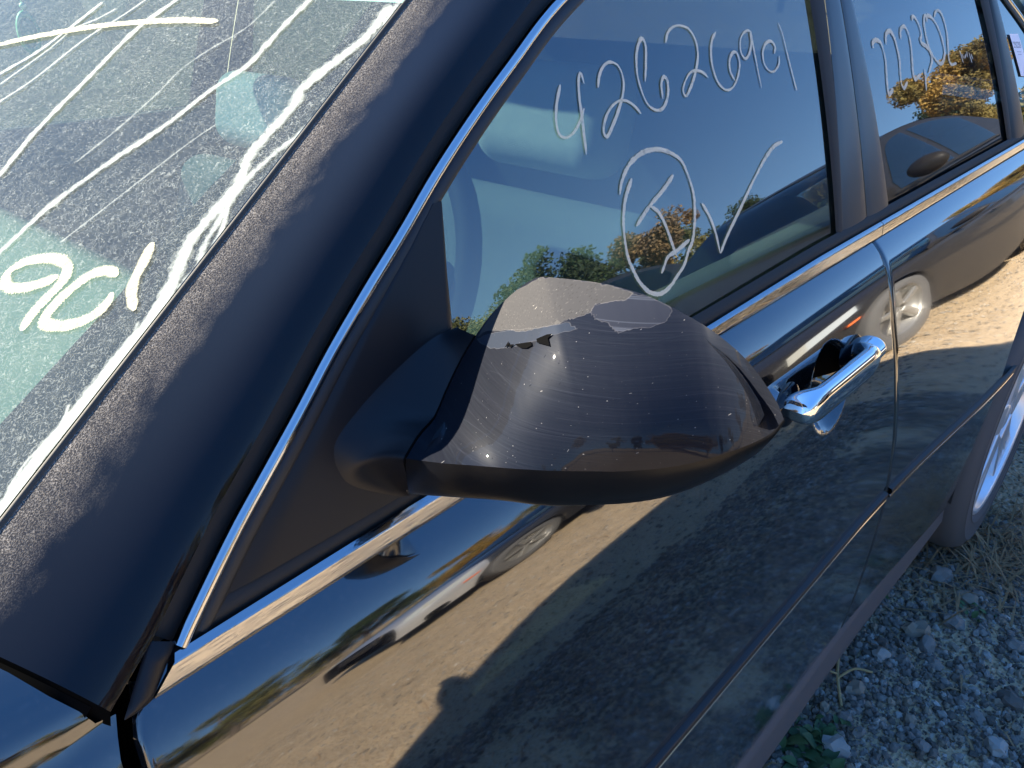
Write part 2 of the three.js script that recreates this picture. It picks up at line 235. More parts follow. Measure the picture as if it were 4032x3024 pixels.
cp('front_bumper', grid(30, 24, (u, v) => { const a = lerp(-1.15, 1.15, u); return V3(-1.50 - 0.30 * Math.cos(a) - 0.05 * Math.sin(v * 3), lerp(0.25, 0.88, v), ZC + 0.86 * Math.sin(a) / Math.sin(1.15)); }), M.paint);
cp('cowl', grid(30, 8, (u, v) => { const z = lerp(-0.45, 2 * ZC + 0.45, u), q = SW(-0.02 + 0.0, z); return V3(lerp(-0.16 - 0.14 * (1 - Math.pow((z - ZC) / 0.7, 2)), q.x, v), lerp(0.975, q.y - 0.004, v), z); }), M.plastic);

// front pillar between windscreen and door glass
const wEdge = (x) => V3(x, windY(x), -0.455 - 0.23 * (x - 0.2272));
const pillarT = (u) => lerp(0.028, 0.80, u);
function pillarPoint(u, v) {
  const xw = pillarT(u), A = wEdge(xw), xb = xw + 0.031 + 0.021 * clamp(1 - u / 0.2);
  const [bx, by] = e1(e1t(clamp(xb, 0.11, 2)), -0.0115), B = SG(bx, by, 0.004);
  if (xb < 0.11) { const k = 0.11 - xb; B.x -= k; B.y -= 0.72 * k; B.z += 0.24 * k; } // below the end of the chrome
  const P1 = A.clone().add(V3(0.0165, -0.0080, 0.036)), P2 = B.clone().add(V3(-0.016, 0.027, -0.010));
  const a = (1 - v) ** 3, b = 3 * v * (1 - v) ** 2, c = 3 * v * v * (1 - v), d = v ** 3;
  return V3(a * A.x + b * P1.x + c * P2.x + d * B.x, a * A.y + b * P1.y + c * P2.y + d * B.y, a * A.z + b * P1.z + c * P2.z + d * B.z);
}
const pillarGeo = grid(140, 36, (u, v) => pillarPoint(u, v), (q, u, v) => [u * 0.95, v * 0.13]);
const [pillar, pillarFar] = both('front_pillar', pillarGeo, M.paintClean);
cp('pillar_end', grid(36, 3, (u, v) => { const p = pillarPoint(0, u); return V3(p.x - 0.002 * v, p.y - 0.016 * v, p.z - 0.003 * v); }), M.dark, pillar);
// the dark channel, the bright strip and the inner rubber round the door glass
both('window_channel', edgeStrip(0, 1, -0.019, 0.008, -0.0045, 0, 220), M.rubber);
both('window_trim', edgeStrip(0, 1, 0, 0.0092, 0.001, 0.0045, 220), M.chrome);
both('window_seal', edgeStrip(0.004, 1, 0.0088, 0.0175, 0.0006, 0.0015, 219), M.plastic);
cp('pillar_edge', grid(140, 2, (u, v) => { const p = pillarPoint(u, 1); return V3(p.x + 0.0005 * v, p.y - 0.001 * v, p.z - 0.008 * v); }), M.dark, pillar);
cp('cowl_seal', grid(36, 3, (u, v) => { const p = pillarPoint(0, u * 0.88); return V3(p.x - 0.0003 - 0.007 * v, p.y - 0.004 - 0.007 * v, p.z); }), M.dark, pillar);
// belt line trim: bright strip in two lengths with a rubber lip over it
both('belt_trim', beltStrip(0.0905, 1.0965, beltLo, beltUp, 0.0, 0.0035, 0.019), M.beltChrome);
both('belt_trim', beltStrip(1.0985, 2.33, beltLo, beltUp, 0.0, 0.0035), M.beltChrome);
both('belt_seal', grid(90, 4, (u, v) => { const x = lerp(0.112, 2.3, u), y = beltUp(x) + lerp(-0.004, 0.011, v); return V3(x + 0.012 * v * (1 - u), y, lerp(-0.3345, -0.3405, v) + 0.003 * Math.sin(v * Math.PI)); }), M.rubber);
both('trim_end_cap', grid(8, 8, (u, v) => { const p0 = SG(lerp(0.0775, 0.0915, u), 0.9605 + 0.001 * u, 0.002), p1 = SG(lerp(0.1005, 0.1125, u), lerp(0.9905, 0.983, u), 0.002), p = p0.lerp(p1, v); p.z += 0.0045 * Math.sqrt(Math.max(0, 1 - (2 * u - 1) ** 2)) * Math.min(1, 6 * Math.min(v, 1 - v) + 0.2); return p; }), M.satin);
// door glass
const paneGeo = (x0, x1) => grid(48, 32, (u, v) => { const x = lerp(x0, x1, u), t = e1t(x), top = e1y(x) - 0.010 / Math.max(0.5, Math.cos(Math.atan2(e1(t + 0.004)[1] - e1(t - 0.004)[1], e1(t + 0.004)[0] - e1(t - 0.004)[0]))); return SG(x, lerp(0.984, Math.max(0.99, top), v), -0.002); });
const [paneF] = both('side_window', paneGeo(0.30, 1.045), M.glass, car, 'front side window with the long number, a circled mark and a tick');
M.tinted = phys({ color: rgb(0.08, 0.11, 0.12), transmission: 1, thickness: 0, roughness: 0, ior: 2.3 });
const [paneR] = both('side_window', paneGeo(1.10, 1.80), M.tinted, car, 'rear side window with 222,302 on it');
const [paneQ] = both('quarter_window', paneGeo(1.75, 2.26), M.tinted);
const speckTex = dataTex(1024, 1024, (i, j) => { const n = noise(i * 0.30, j * 0.30), m = noise(i * 0.012, j * 0.012), s = noise(i * 0.12 + j * 0.05, j * 0.5 - i * 0.25 + 60); const v = 0.012 + 0.012 * fbm(i * 0.01, j * 0.014, 3) + (n > 0.80 && m > -0.1 ? 0.55 * (n - 0.78) * 5 : 0) + (s > 0.84 ? 0.22 : 0); return [v, v, v]; });
M.glassDust = phys({ color: rgb(0.55, 0.54, 0.50), roughness: 1, specularIntensity: 0, alphaMap: speckTex, transparent: true });
const lift = (g) => { const p = g.attributes.position, u = g.attributes.uv; for (let i = 0; i < p.count; i++) { u.setXY(i, p.getX(i) * 1.7, p.getY(i) * 1.7); p.setZ(i, p.getZ(i) + 0.0005); } return g; };
cp('dust_film', lift(paneGeo(0.30, 1.045)), M.glassDust, paneF); cp('dust_film', lift(paneGeo(1.10, 1.80)), M.glassDust, paneR);
// centre pillar cover in two satin pieces, and the divider of the rear door
const post = (bl, br, tl, tr, off, crown = 0.002) => grid(8, 40, (u, v) => { const y = lerp(1.0, 1.378, v), k = v * 0.378 / 0.262, x = lerp(lerp(bl, tl, k), lerp(br, tr, k), u); return SG(x, y, off + crown * Math.sqrt(Math.max(0, 1 - (2 * u - 1) ** 2))); });
both('centre_pillar_seal', post(0.972, 0.990, 1.014, 1.056, 0.001, 0.003), M.rubber);
both('centre_pillar', post(0.986, 1.0655, 1.053, 1.0985, 0.003, 0.001), M.applique);
both('centre_pillar', post(1.0675, 1.147, 1.1005, 1.137, 0.003, 0.001), M.applique);
both('rear_divider_seal', post(1.778, 1.806, 1.71, 1.762, 0.002, 0.003), M.rubber);
both('rear_divider', post(1.803, 1.912, 1.758, 1.806, 0.003, 0.004), M.satin);

// mirror: triangular sail, foot, housing
const sailEdge = [[0.985, 0.328], [1.057, 0.343], [1.106, 0.355], [1.154, 0.367], [1.17, 0.372]];
const sail = grid(24, 30, (u, v) => { const y = lerp(0.9905, 1.1525, v); let t = 0; for (let i = 0; i < 1600; i++) { if (e1(i / 1600, 0.0115)[1] >= y) { t = i / 1600; break; } } const xl = e1(t, 0.0115)[0], xr = Math.max(xl + 0.001, interp(sailEdge, y)); return SG(lerp(xl, xr, u), y, 0.0002 + 0.0022 * sstep(0, 0.15, u) - (u > 0.97 ? 0.003 : 0)); });
const mirrorBase = cp('mirror_base', sail, M.satin, car, 'matte black triangular mirror mount in the window corner');
const RIM = [[0.2528,1.0379,-0.3106],[0.2606,1.0402,-0.3139],[0.2684,1.0421,-0.3172],[0.2764,1.0427,-0.3205],[0.2846,1.0423,-0.3239],[0.2925,1.0429,-0.327],[0.2998,1.0465,-0.3299],[0.3067,1.0515,-0.3324],[0.3135,1.0565,-0.3344],[0.3201,1.0621,-0.3357],[0.3263,1.0681,-0.3362],[0.3321,1.0746,-0.3357],[0.3373,1.0814,-0.3342],[0.342,1.0884,-0.3318],[0.346,1.0952,-0.3283],[0.3494,1.1019,-0.3237],[0.3521,1.1082,-0.3183],[0.3539,1.1143,-0.3123],[0.3549,1.1199,-0.3057],[0.3547,1.1247,-0.2986],[0.3529,1.1276,-0.2905],[0.3536,1.1288,-0.282],[0.3552,1.1296,-0.2735],[0.357,1.1303,-0.265],[0.3586,1.1308,-0.2564],[0.3599,1.131,-0.2479],[0.361,1.1308,-0.2392],[0.362,1.1303,-0.2306],[0.3627,1.1294,-0.222],[0.3633,1.1278,-0.2134],[0.3638,1.1259,-0.2049],[0.3637,1.124,-0.1964],[0.3627,1.1224,-0.188],[0.3605,1.1211,-0.1797],[0.3582,1.1191,-0.1715],[0.3559,1.1168,-0.1634],[0.3536,1.1138,-0.1556],[0.3518,1.1095,-0.1483],[0.3499,1.1045,-0.1414],[0.3469,1.1001,-0.1345],[0.3425,1.0956,-0.1286]];
const CREASE = [[0.2528,1.0379,-0.3106],[0.2537,1.0392,-0.3051],[0.2545,1.0404,-0.2996],[0.2554,1.0417,-0.294],[0.2565,1.0429,-0.2885],[0.2579,1.0439,-0.2831],[0.2596,1.0449,-0.2778],[0.2616,1.0458,-0.2725],[0.2637,1.0467,-0.2672],[0.2655,1.0477,-0.2618],[0.2671,1.0488,-0.2564],[0.2687,1.0499,-0.251],[0.2702,1.0511,-0.2455],[0.2719,1.0521,-0.2402],[0.2739,1.0531,-0.2349],[0.2762,1.0538,-0.2298],[0.279,1.0543,-0.2249],[0.2822,1.0547,-0.2201],[0.2855,1.055,-0.2153],[0.2888,1.0554,-0.2106],[0.2919,1.0559,-0.2058],[0.295,1.0564,-0.201],[0.2981,1.0569,-0.1962],[0.3014,1.0575,-0.1916],[0.305,1.0581,-0.1872],[0.3089,1.0585,-0.183],[0.313,1.0589,-0.179],[0.3173,1.0594,-0.1752],[0.3215,1.0601,-0.1714],[0.3257,1.061,-0.1676],[0.33,1.0621,-0.1638],[0.3344,1.0635,-0.1601],[0.3384,1.0651,-0.1564],[0.3419,1.0672,-0.1526],[0.3448,1.07,-0.1484],[0.3471,1.0734,-0.144],[0.3486,1.0773,-0.1399],[0.3489,1.0813,-0.1363],[0.3474,1.0859,-0.1335],[0.3449,1.0908,-0.1311],[0.3425,1.0956,-0.1286]];
const LOWER = [[0.2648,1.0034,-0.3226],[0.2663,1.0051,-0.3163],[0.2677,1.0068,-0.3099],[0.2691,1.0086,-0.3035],[0.2707,1.0103,-0.2971],[0.2725,1.0118,-0.2909],[0.2748,1.0131,-0.2848],[0.2776,1.0141,-0.2788],[0.281,1.0148,-0.273],[0.2848,1.0153,-0.2673],[0.2889,1.0155,-0.2619],[0.2932,1.0154,-0.2569],[0.2981,1.0148,-0.2522],[0.303,1.0142,-0.2475],[0.3076,1.014,-0.2427],[0.3118,1.0143,-0.2375],[0.3157,1.015,-0.232],[0.3195,1.0159,-0.2265],[0.3236,1.0167,-0.2212],[0.328,1.0173,-0.2161],[0.3327,1.0177,-0.2113],[0.3375,1.0183,-0.2066],[0.3421,1.0192,-0.2018],[0.3464,1.0206,-0.1967],[0.3507,1.0221,-0.1916],[0.3547,1.0241,-0.1864],[0.358,1.0267,-0.1813],[0.3607,1.0299,-0.1761],[0.363,1.0338,-0.1709],[0.3648,1.0381,-0.1657],[0.3658,1.0427,-0.1608],[0.3659,1.0474,-0.1563],[0.3648,1.0524,-0.1522],[0.3629,1.0576,-0.1483],[0.3604,1.063,-0.1448],[0.3577,1.0685,-0.1415],[0.3551,1.0738,-0.1384],[0.3522,1.0792,-0.1357],[0.349,1.0847,-0.1333],[0.3457,1.0902,-0.131],[0.3425,1.0956,-0.1286]];
const BULGE = [[0.2528,1.0379,-0.3106],[0.257,1.0396,-0.3092],[0.2609,1.0411,-0.3075],[0.2648,1.0419,-0.3056],[0.2684,1.0421,-0.3035],[0.2717,1.0427,-0.3012],[0.2745,1.0448,-0.2985],[0.2768,1.048,-0.2955],[0.2787,1.0513,-0.2921],[0.28,1.0553,-0.2882],[0.2807,1.0599,-0.2838],[0.2809,1.0651,-0.2789],[0.2808,1.0709,-0.2735],[0.2806,1.0771,-0.2678],[0.2805,1.0834,-0.2617],[0.2809,1.0897,-0.2554],[0.282,1.0958,-0.2491],[0.2837,1.1016,-0.2429],[0.286,1.1068,-0.2368],[0.2886,1.1112,-0.2307],[0.291,1.1139,-0.2242],[0.2938,1.1149,-0.2176],[0.297,1.1155,-0.2111],[0.3005,1.1159,-0.2051],[0.3045,1.1158,-0.1995],[0.3089,1.1153,-0.1946],[0.3137,1.1143,-0.1901],[0.3187,1.1128,-0.1859],[0.3238,1.1108,-0.182],[0.3289,1.1083,-0.1782],[0.334,1.1056,-0.1744],[0.3389,1.103,-0.1706],[0.343,1.1009,-0.1665],[0.3459,1.0994,-0.162],[0.3479,1.0981,-0.1572],[0.3492,1.0973,-0.152],[0.3497,1.0967,-0.1467],[0.3496,1.0959,-0.1417],[0.3483,1.0953,-0.1372],[0.3458,1.0954,-0.1327],[0.3425,1.0956,-0.1286]];
const along = (L, s) => { const f = clamp(s) * (L.length - 1), i = Math.min(L.length - 2, Math.floor(f)), k = f - i; return V3(lerp(L[i][0], L[i + 1][0], k), lerp(L[i][1], L[i + 1][1], k), lerp(L[i][2], L[i + 1][2], k)); };
const capPoint = (s, t) => along(RIM, s).multiplyScalar((1 - t) ** 2).addScaledVector(along(BULGE, s), 2 * t * (1 - t)).addScaledVector(along(CREASE, s), t * t);
const capUV = (q) => [(q.z + 0.33) / 0.24, (q.y - 1.03) / 0.14];
const CAPW = 1536, CAPH = 896, capX = (z) => (z + 0.33) / 0.24 * CAPW, capY = (y) => (1 - (y - 1.03) / 0.14) * CAPH;
function capDraw(kind) { return (c, W, H) => {
  const colour = kind === 'colour', r = rng(77);
  c.fillStyle = colour ? 'rgb(25,27,33)' : 'rgb(110,110,110)'; c.fillRect(0, 0, W, H);
  const path = (pts) => { c.beginPath(); pts.forEach(([z, y], i) => { const jx = (r() - 0.5) * 2, jy = (r() - 0.5) * 2; i ? c.lineTo(capX(z) + jx, capY(y) + jy) : c.moveTo(capX(z), capY(y)); }); };
  const rough = (pts) => { const o = []; pts.forEach((p, i) => { const q = pts[(i + 1) % pts.length]; for (let k = 0; k < 6; k++) o.push([lerp(p[0], q[0], k / 6) + (r() - 0.5) * 0.0006, lerp(p[1], q[1], k / 6) + (r() - 0.5) * 0.0006]); }); return o; };
  // long curved wipe marks
  const dark = (a) => colour ? `rgba(6,8,14,${a})` : `rgba(60,60,60,${a})`, pale = (a) => colour ? `rgba(112,116,124,${a})` : `rgba(150,150,150,${a})`;
  for (let i = 0; i < 1100; i++) { const y0 = r() * H * 1.1, x0 = -0.2 * W + r() * W, l = W * (0.12 + 0.6 * r()), bend = 26 * (1 - 0.6 * (x0 / W)); c.strokeStyle = r() < 0.55 ? dark(0.10 + 0.22 * r()) : pale(0.04 + 0.10 * r() * r()); c.lineWidth = 0.5 + 1.1 * r() * r(); c.beginPath(); c.moveTo(x0, y0 + bend); c.quadraticCurveTo(x0 + l * 0.5, y0 - bend * 0.5, x0 + l, y0 - 6); c.stroke(); }
  // bare grey primer where the lacquer has peeled
  const peel = rough([[-0.3319,1.0816],[-0.322,1.0891],[-0.3012,1.0976],[-0.2809,1.1048],[-0.2659,1.1118],[-0.2553,1.1162],[-0.2513,1.1189],[-0.2474,1.1203],[-0.2433,1.1226],[-0.2447,1.125],[-0.2385,1.1267],[-0.2319,1.1278],[-0.2319,1.1299],[-0.2443,1.1309],[-0.2594,1.1307],[-0.2702,1.1299],[-0.283,1.1287],[-0.2936,1.1265],[-0.3147,1.1119],[-0.3244,1.1008]]);
  const half = rough([[-0.2433,1.1226],[-0.2447,1.125],[-0.2385,1.1267],[-0.2319,1.1278],[-0.2319,1.1299],[-0.2226,1.1294],[-0.2097,1.127],[-0.2064,1.1249],[-0.2056,1.1218],[-0.2097,1.1203],[-0.2176,1.1192],[-0.2215,1.1176],[-0.2246,1.1186],[-0.2311,1.1204],[-0.2381,1.121]]);
  const strip = rough([[-0.3299,1.0812],[-0.3168,1.0898],[-0.2929,1.1011],[-0.2659,1.1118],[-0.2515,1.1178],[-0.2425,1.1166],[-0.2537,1.1122],[-0.2653,1.1059],[-0.2812,1.0971],[-0.2939,1.0916],[-0.3077,1.0859]]);
  c.fillStyle = colour ? 'rgb(40,42,49)' : 'rgb(150,150,150)'; path(half); c.fill(); path(strip); c.fillStyle = colour ? 'rgb(40,45,54)' : 'rgb(130,130,130)'; c.fill();
  path(peel); c.fillStyle = colour ? 'rgb(62,61,61)' : 'rgb(235,235,235)'; c.fill();
  c.save(); path(peel); c.clip();
  for (let i = 0; i < 16000; i++) { c.fillStyle = r() < 0.5 ? (colour ? 'rgba(40,38,37,0.5)' : 'rgba(200,200,200,0.5)') : (colour ? 'rgba(96,91,87,0.45)' : 'rgba(255,255,255,0.5)'); c.fillRect(r() * W, r() * H, 1.5 + r() * 2, 1.5 + r() * 2); }
  for (let i = 0; i < 26; i++) { c.strokeStyle = colour ? 'rgba(104,99,95,0.3)' : 'rgba(255,255,255,0.3)'; c.lineWidth = 3 + 8 * r(); c.beginPath(); const x = W * (0.3 + 0.4 * r()), y = H * 0.4 * r(); c.moveTo(x, y); c.lineTo(x + 180, y + 26); c.stroke(); }
  c.restore();
  c.save(); path(half); c.clip(); for (let i = 0; i < 60; i++) { c.strokeStyle = pale(0.25); c.lineWidth = 1 + 2 * r(); c.beginPath(); const y = H * r(); c.moveTo(0, y + 20); c.quadraticCurveTo(W / 2, y - 30, W, y); c.stroke(); } c.restore();
  c.strokeStyle = colour ? 'rgba(96,94,92,0.6)' : 'rgba(255,255,255,0.5)'; c.lineWidth = 1.1; for (const q of [peel, half, strip]) { path(q); c.closePath(); c.stroke(); }
  // grit, chips and nicks
  for (let i = 0; i < 420; i++) { c.fillStyle = colour ? `rgba(170,164,154,${0.3 + 0.6 * r()})` : 'rgba(240,240,240,0.8)'; const x = r() * W, y = H * (0.3 + 0.7 * r()), s = 0.7 + 2.0 * r() ** 3; c.fillRect(x, y, s * (1 + r()), s); }
  for (let i = 0; i < 22; i++) { c.strokeStyle = colour ? 'rgba(170,164,152,0.7)' : 'rgba(250,250,250,0.9)'; c.lineWidth = 1 + 1.5 * r(); const x = W * r(), y = H * (0.35 + 0.6 * r()); c.beginPath(); c.moveTo(x, y); c.lineTo(x + 8 * r() + 2, y - 10 * r()); c.stroke(); }
}; }
const capColour = canvasTex(CAPW, CAPH, capDraw('colour')), capRough = canvasTex(CAPW, CAPH, capDraw('rough'), false);
const capCoat = canvasTex(CAPW, CAPH, (c, W, H) => { capDraw('rough')(c, W, H); const im = c.getImageData(0, 0, W, H), a = im.data; for (let i = 0; i < a.length; i += 4) { const v = 255 - clamp((a[i] - 110) / 90) * 255; a[i] = a[i + 1] = a[i + 2] = v; } c.putImageData(im, 0, 0); }, false);
M.cap = phys({ map: capColour, roughnessMap: capRough, roughness: 1, specularIntensity: 0.04, clearcoat: 0.38, clearcoatMap: capCoat, clearcoatRoughness: 0.02, bumpMap: capRough, bumpScale: 0.00008 });
const mirror = cp('side_mirror', grid(120, 60, capPoint, capUV), M.cap, car, 'black door mirror with peeled grey lacquer and a cracked top');
const mirrorLow = (s, t) => { const C = along(CREASE, s), L = along(LOWER, s), B = V3(lerp(C.x, L.x, 0.1), lerp(C.y, L.y, 0.9), lerp(C.z, L.z, 0.25) + 0.002); const q = C.clone().multiplyScalar((1 - t) ** 2).addScaledVector(B, 2 * t * (1 - t)).addScaledVector(L, t * t); q.y -= 0.0008 * Math.min(1, t * 30); return q; };
cp('mirror_cover', grid(100, 24, mirrorLow), phys({ color: rgb(0.006, 0.006, 0.007), roughness: 0.3, specularIntensity: 0.45 }), mirror);
cp('mirror_glass', grid(40, 10, (s, t) => { const q = along(RIM, s).lerp(along(LOWER, s), t); return q.lerp(V3(0.335, 1.085, -0.225), 0.10); }), M.chrome, mirror);
{ // the foot: flares out of the sail and runs to the seam with the housing
  const seam = []; for (let k = 0; k <= 24; k++) seam.push(along(RIM, 0.30 * (1 - k / 24))); seam.push(V3(...LOWER[0]).lerp(along(RIM, 0), 0.5)); seam.push(V3(...LOWER[0]));
  const seamC = new THREE.CatmullRomCurve3(seam, false, 'centripetal'), sailC = new THREE.CatmullRomCurve3([[0.3514,1.0745],[0.3268,1.0755],[0.2875,1.0668],[0.2533,1.054],[0.2279,1.0367],[0.2303,1.0154],[0.2525,0.9973],[0.2777,0.9839]].map(([x, y]) => V3(x, y, 0)), false, 'centripetal');
  const foot = grid(60, 30, (u, t) => { const a = sailC.getPointAt(u), b = seamC.getPointAt(u), s = SG(a.x, a.y, 0.0022), e = 1 - Math.pow(1 - t, 1.25), x = lerp(a.x, b.x, e), y = lerp(a.y, b.y, e), base = SG(x, y, 0.0022).z; return V3(x, y, lerp(base, Math.max(base, b.z), Math.pow(t, 1.75))); });
  cp('mirror_foot', foot, M.satin, mirrorBase);
  cp('mirror_seam', new THREE.TubeGeometry(seamC, 60, 0.0009, 6), M.dark, mirror);
}
// the cracks in the housing: dark torn slots with a lifted lip
const capNear = (z, y) => { let best = null, bd = 1e9; for (let i = 0; i <= 80; i++) for (let j = 0; j <= 50; j++) { const q = capPoint(i / 80, j / 50), d = (q.z - z) ** 2 + (q.y - y) ** 2; if (d < bd) { bd = d; best = [i / 80, j / 50]; } } return best; };
const capNormal = (s, t) => { const a = capPoint(s + 0.01, t).sub(capPoint(s - 0.01, t)), b = capPoint(s, t + 0.01).sub(capPoint(s, t - 0.01)), n = a.cross(b).normalize(); return n.x > 0 ? n.negate() : n; };
for (const pts of [[[-0.2893,1.0941],[-0.2878,1.0955],[-0.2864,1.097],[-0.2812,1.0971],[-0.2826,1.0956],[-0.2859,1.0949]], [[-0.2812,1.0971],[-0.2816,1.0992],[-0.2684,1.1035],[-0.265,1.1038],[-0.265,1.1038],[-0.2681,1.1014],[-0.2745,1.0983]], [[-0.2619,1.1062],[-0.2637,1.1071],[-0.2605,1.1091],[-0.2572,1.111],[-0.2555,1.1116],[-0.2555,1.11],[-0.2521,1.108],[-0.257,1.1072]]]) {
  const st = pts.map(([z, y]) => capNear(z, y)), cs = [st.reduce((a, b) => a + b[0], 0) / st.length, st.reduce((a, b) => a + b[1], 0) / st.length];
  const put = (s, t, o) => capPoint(s, t).addScaledVector(capNormal(s, t), o), P = [], ix = [];
  const mid = put(cs[0], cs[1], 0.0009); P.push(mid); st.forEach(([s, t]) => P.push(put(s, t, 0.0009)));
  for (let i = 0; i < st.length; i++) ix.push(0, 1 + i, 1 + (i + 1) % st.length);
  const g = new THREE.BufferGeometry(); g.setAttribute('position', new THREE.Float32BufferAttribute(P.flatMap((p) => p.toArray()), 3)); g.setAttribute('uv', new THREE.Float32BufferAttribute(new Array(P.length * 2).fill(0), 2)); g.setIndex(ix); g.computeVertexNormals();
  cp('crack', g, M.dark, mirror);
}

// door handle: a bright pull bar on two feet
{
  const hx0 = 0.757, hx1 = 0.968, hy = (x) => lerp(0.873, 0.8695, (x - hx0) / (hx1 - hx0));
  const bar = grid(80, 32, (u, v) => { // a fat flat bar: its front face stands 38 mm off the door, its ends run down to the feet
    const x = lerp(hx0, hx1, u), a = v * 2 * Math.PI, q = Math.abs(2 * u - 1), e = Math.pow(Math.max(0, 1 - Math.pow(q, 10)), 0.5) + 0.001, foot = sstep(0.62, 1, q), base = SD(x, hy(x)).z;
    const front = 0.036 - 0.012 * (1 - e), back = lerp(0.016, -0.004, foot), out = (front + back) / 2, ry = (0.0205 + 0.001 * foot) * e, rz = (front - back) / 2, c = Math.cos(a), sn = Math.sin(a);
    return V3(x, hy(x) + ry * Math.sign(sn) * Math.pow(Math.abs(sn), 0.75), base + out + rz * Math.sign(c) * Math.pow(Math.abs(c), 0.8));
  });
  const handle = cp('door_handle', bar, M.handle, frontDoor, 'polished chrome pull handle');
  const pad = (x, y, rx, ry, h, m, name) => cp(name, grid(44, 10, (u, v) => { const a = u * 2 * Math.PI, k = Math.cos(v * Math.PI / 2), px = x + rx * Math.cos(a) * k, py = y + ry * Math.sin(a) * k; return V3(px, py, SD(px, py).z - 0.002 + h * Math.sin(v * Math.PI / 2)); }), m, frontDoor);
  pad(hx0 + 0.016, hy(hx0) - 0.003, 0.034, 0.025, 0.006, M.paintClean, 'handle_base');
  pad(hx1 - 0.012, hy(hx1) - 0.001, 0.038, 0.023, 0.006, M.paintClean, 'handle_base');
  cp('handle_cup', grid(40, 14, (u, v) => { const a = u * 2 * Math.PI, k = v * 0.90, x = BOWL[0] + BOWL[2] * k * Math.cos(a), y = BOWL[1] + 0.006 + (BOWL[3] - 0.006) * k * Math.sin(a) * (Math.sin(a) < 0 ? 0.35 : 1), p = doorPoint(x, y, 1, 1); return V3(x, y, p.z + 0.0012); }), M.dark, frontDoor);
  cp('lock_cap', new THREE.CapsuleGeometry(0.0150, 0.020, 10, 24).rotateZ(Math.PI / 2 + 0.06).scale(1, 1, 1.25).translate(hx1 + 0.004, hy(hx1) + 0.001, SD(hx1, 0.9).z + 0.020), M.handle, frontDoor);
}

// rear wheel (and the other three)
function makeWheel(x, z, side) {
  const w = new THREE.Group(); w.name = 'wheel'; w.position.set(x - BASE.x, 0.345, z - BASE.z); car.add(w);
  const R = 0.345, tp = [[0.245, 0], [0.25, 0.006], [0.262, 0.0095], [0.2625, 0.0115], [0.266, 0.0115], [0.2665, 0.0098], [0.288, 0.0112], [0.305, 0.010], [0.3055, 0.0118], [0.309, 0.0115], [0.3095, 0.009], [0.328, 0.002], [0.339, -0.012], [R, -0.03], [R, -0.19], [0.33, -0.205], [0.25, -0.21]].map(([r, y]) => new THREE.Vector2(r, y));
  const lathe = (p, n = 72) => new THREE.LatheGeometry(p, n).rotateX(side * Math.PI / 2);
  part('tyre', lathe(tp), M.tyre, w);
  part('rim', lathe([[0.248, 0.003], [0.243, 0.006], [0.236, 0.001], [0.228, -0.016], [0.215, -0.05], [0.205, -0.13], [0.05, -0.13]].map(([r, y]) => new THREE.Vector2(r, y))), M.alloy, w);
  part('hub_cap', lathe([[0, -0.004], [0.02, -0.005], [0.03, -0.008], [0.034, -0.014], [0.07, -0.022], [0.075, -0.05]].map(([r, y]) => new THREE.Vector2(r, y))), M.alloy, w);
  for (let k = 0; k < 5; k++) {
    const s = new THREE.Shape(); s.moveTo(0.05, -0.034); s.lineTo(0.12, -0.03); s.lineTo(0.205, -0.05); s.lineTo(0.238, -0.062); s.lineTo(0.246, 0); s.lineTo(0.238, 0.062); s.lineTo(0.205, 0.05); s.lineTo(0.12, 0.03); s.lineTo(0.05, 0.034); s.closePath();
    const hole = new THREE.Path(); hole.moveTo(0.13, -0.006); hole.lineTo(0.20, -0.012); hole.lineTo(0.205, 0); hole.lineTo(0.20, 0.012); hole.lineTo(0.13, 0.006); hole.closePath(); s.holes.push(hole);
    const g = new THREE.ExtrudeGeometry(s, { depth: 0.022, bevelEnabled: true, bevelSize: 0.004, bevelThickness: 0.004, bevelSegments: 2 }); g.translate(0, 0, -0.03).rotateZ(k * 2 * Math.PI / 5 + 0.35); if (side < 0) g.rotateY(Math.PI);
    part('spoke', g, M.alloy, w);
  }
  return w;
}
for (const x of [2.03, -0.72]) { makeWheel(x, -0.226, 1); makeWheel(x, 2 * ZC + 0.226, -1); }

// windscreen, its black border, and the dust and drips dried onto it
const windGrid = (x0, x1, z0, z1, off, nx = 40, nz = 60, uvf) => grid(nz, nx, (u, v) => { const z = lerp(z0, z1, u), k = Math.abs((z - ZC)); let X = lerp(x0, x1, v); const half = windHalf(X), zz = ZC + clamp((z - ZC) / half, -1, 1) * half, q = clamp(Math.abs((zz - ZC) / half)), x = X - 0.16 * (1 - q * q); return V3(x - off * 0.52, windY(X) + off * 0.83, zz); }, uvf);
const screenPoint = (X, s, off = 0) => { const half = windHalf(X), x = X - 0.16 * (1 - s * s); return V3(x - off * 0.52, windY(X) + off * 0.83, ZC + s * half + off * 0.2 * s); };
const wuv = (q) => [(q.x + 0.16) / 0.72, (q.z + 1.12) / 0.72];
const windscreen = cp('windscreen', grid(80, 50, (u, v) => screenPoint(lerp(-0.03, 0.84, v), lerp(-0.996, 0.996, u))), M.screenGlass, car, 'dirty windscreen streaked with dried white drips');
const frit = cp('screen_border', grid(80, 6, (u, v) => { const X = lerp(-0.03, 0.84, u), w = interp([[-0.03, 0.062], [0.12, 0.048], [0.2, 0.04], [0.27, 0.039], [0.35, 0.028], [0.8, 0.028]], X); return screenPoint(X, lerp(1 - w / windHalf(X), 0.997, v), -0.003); }), M.frit, windscreen);
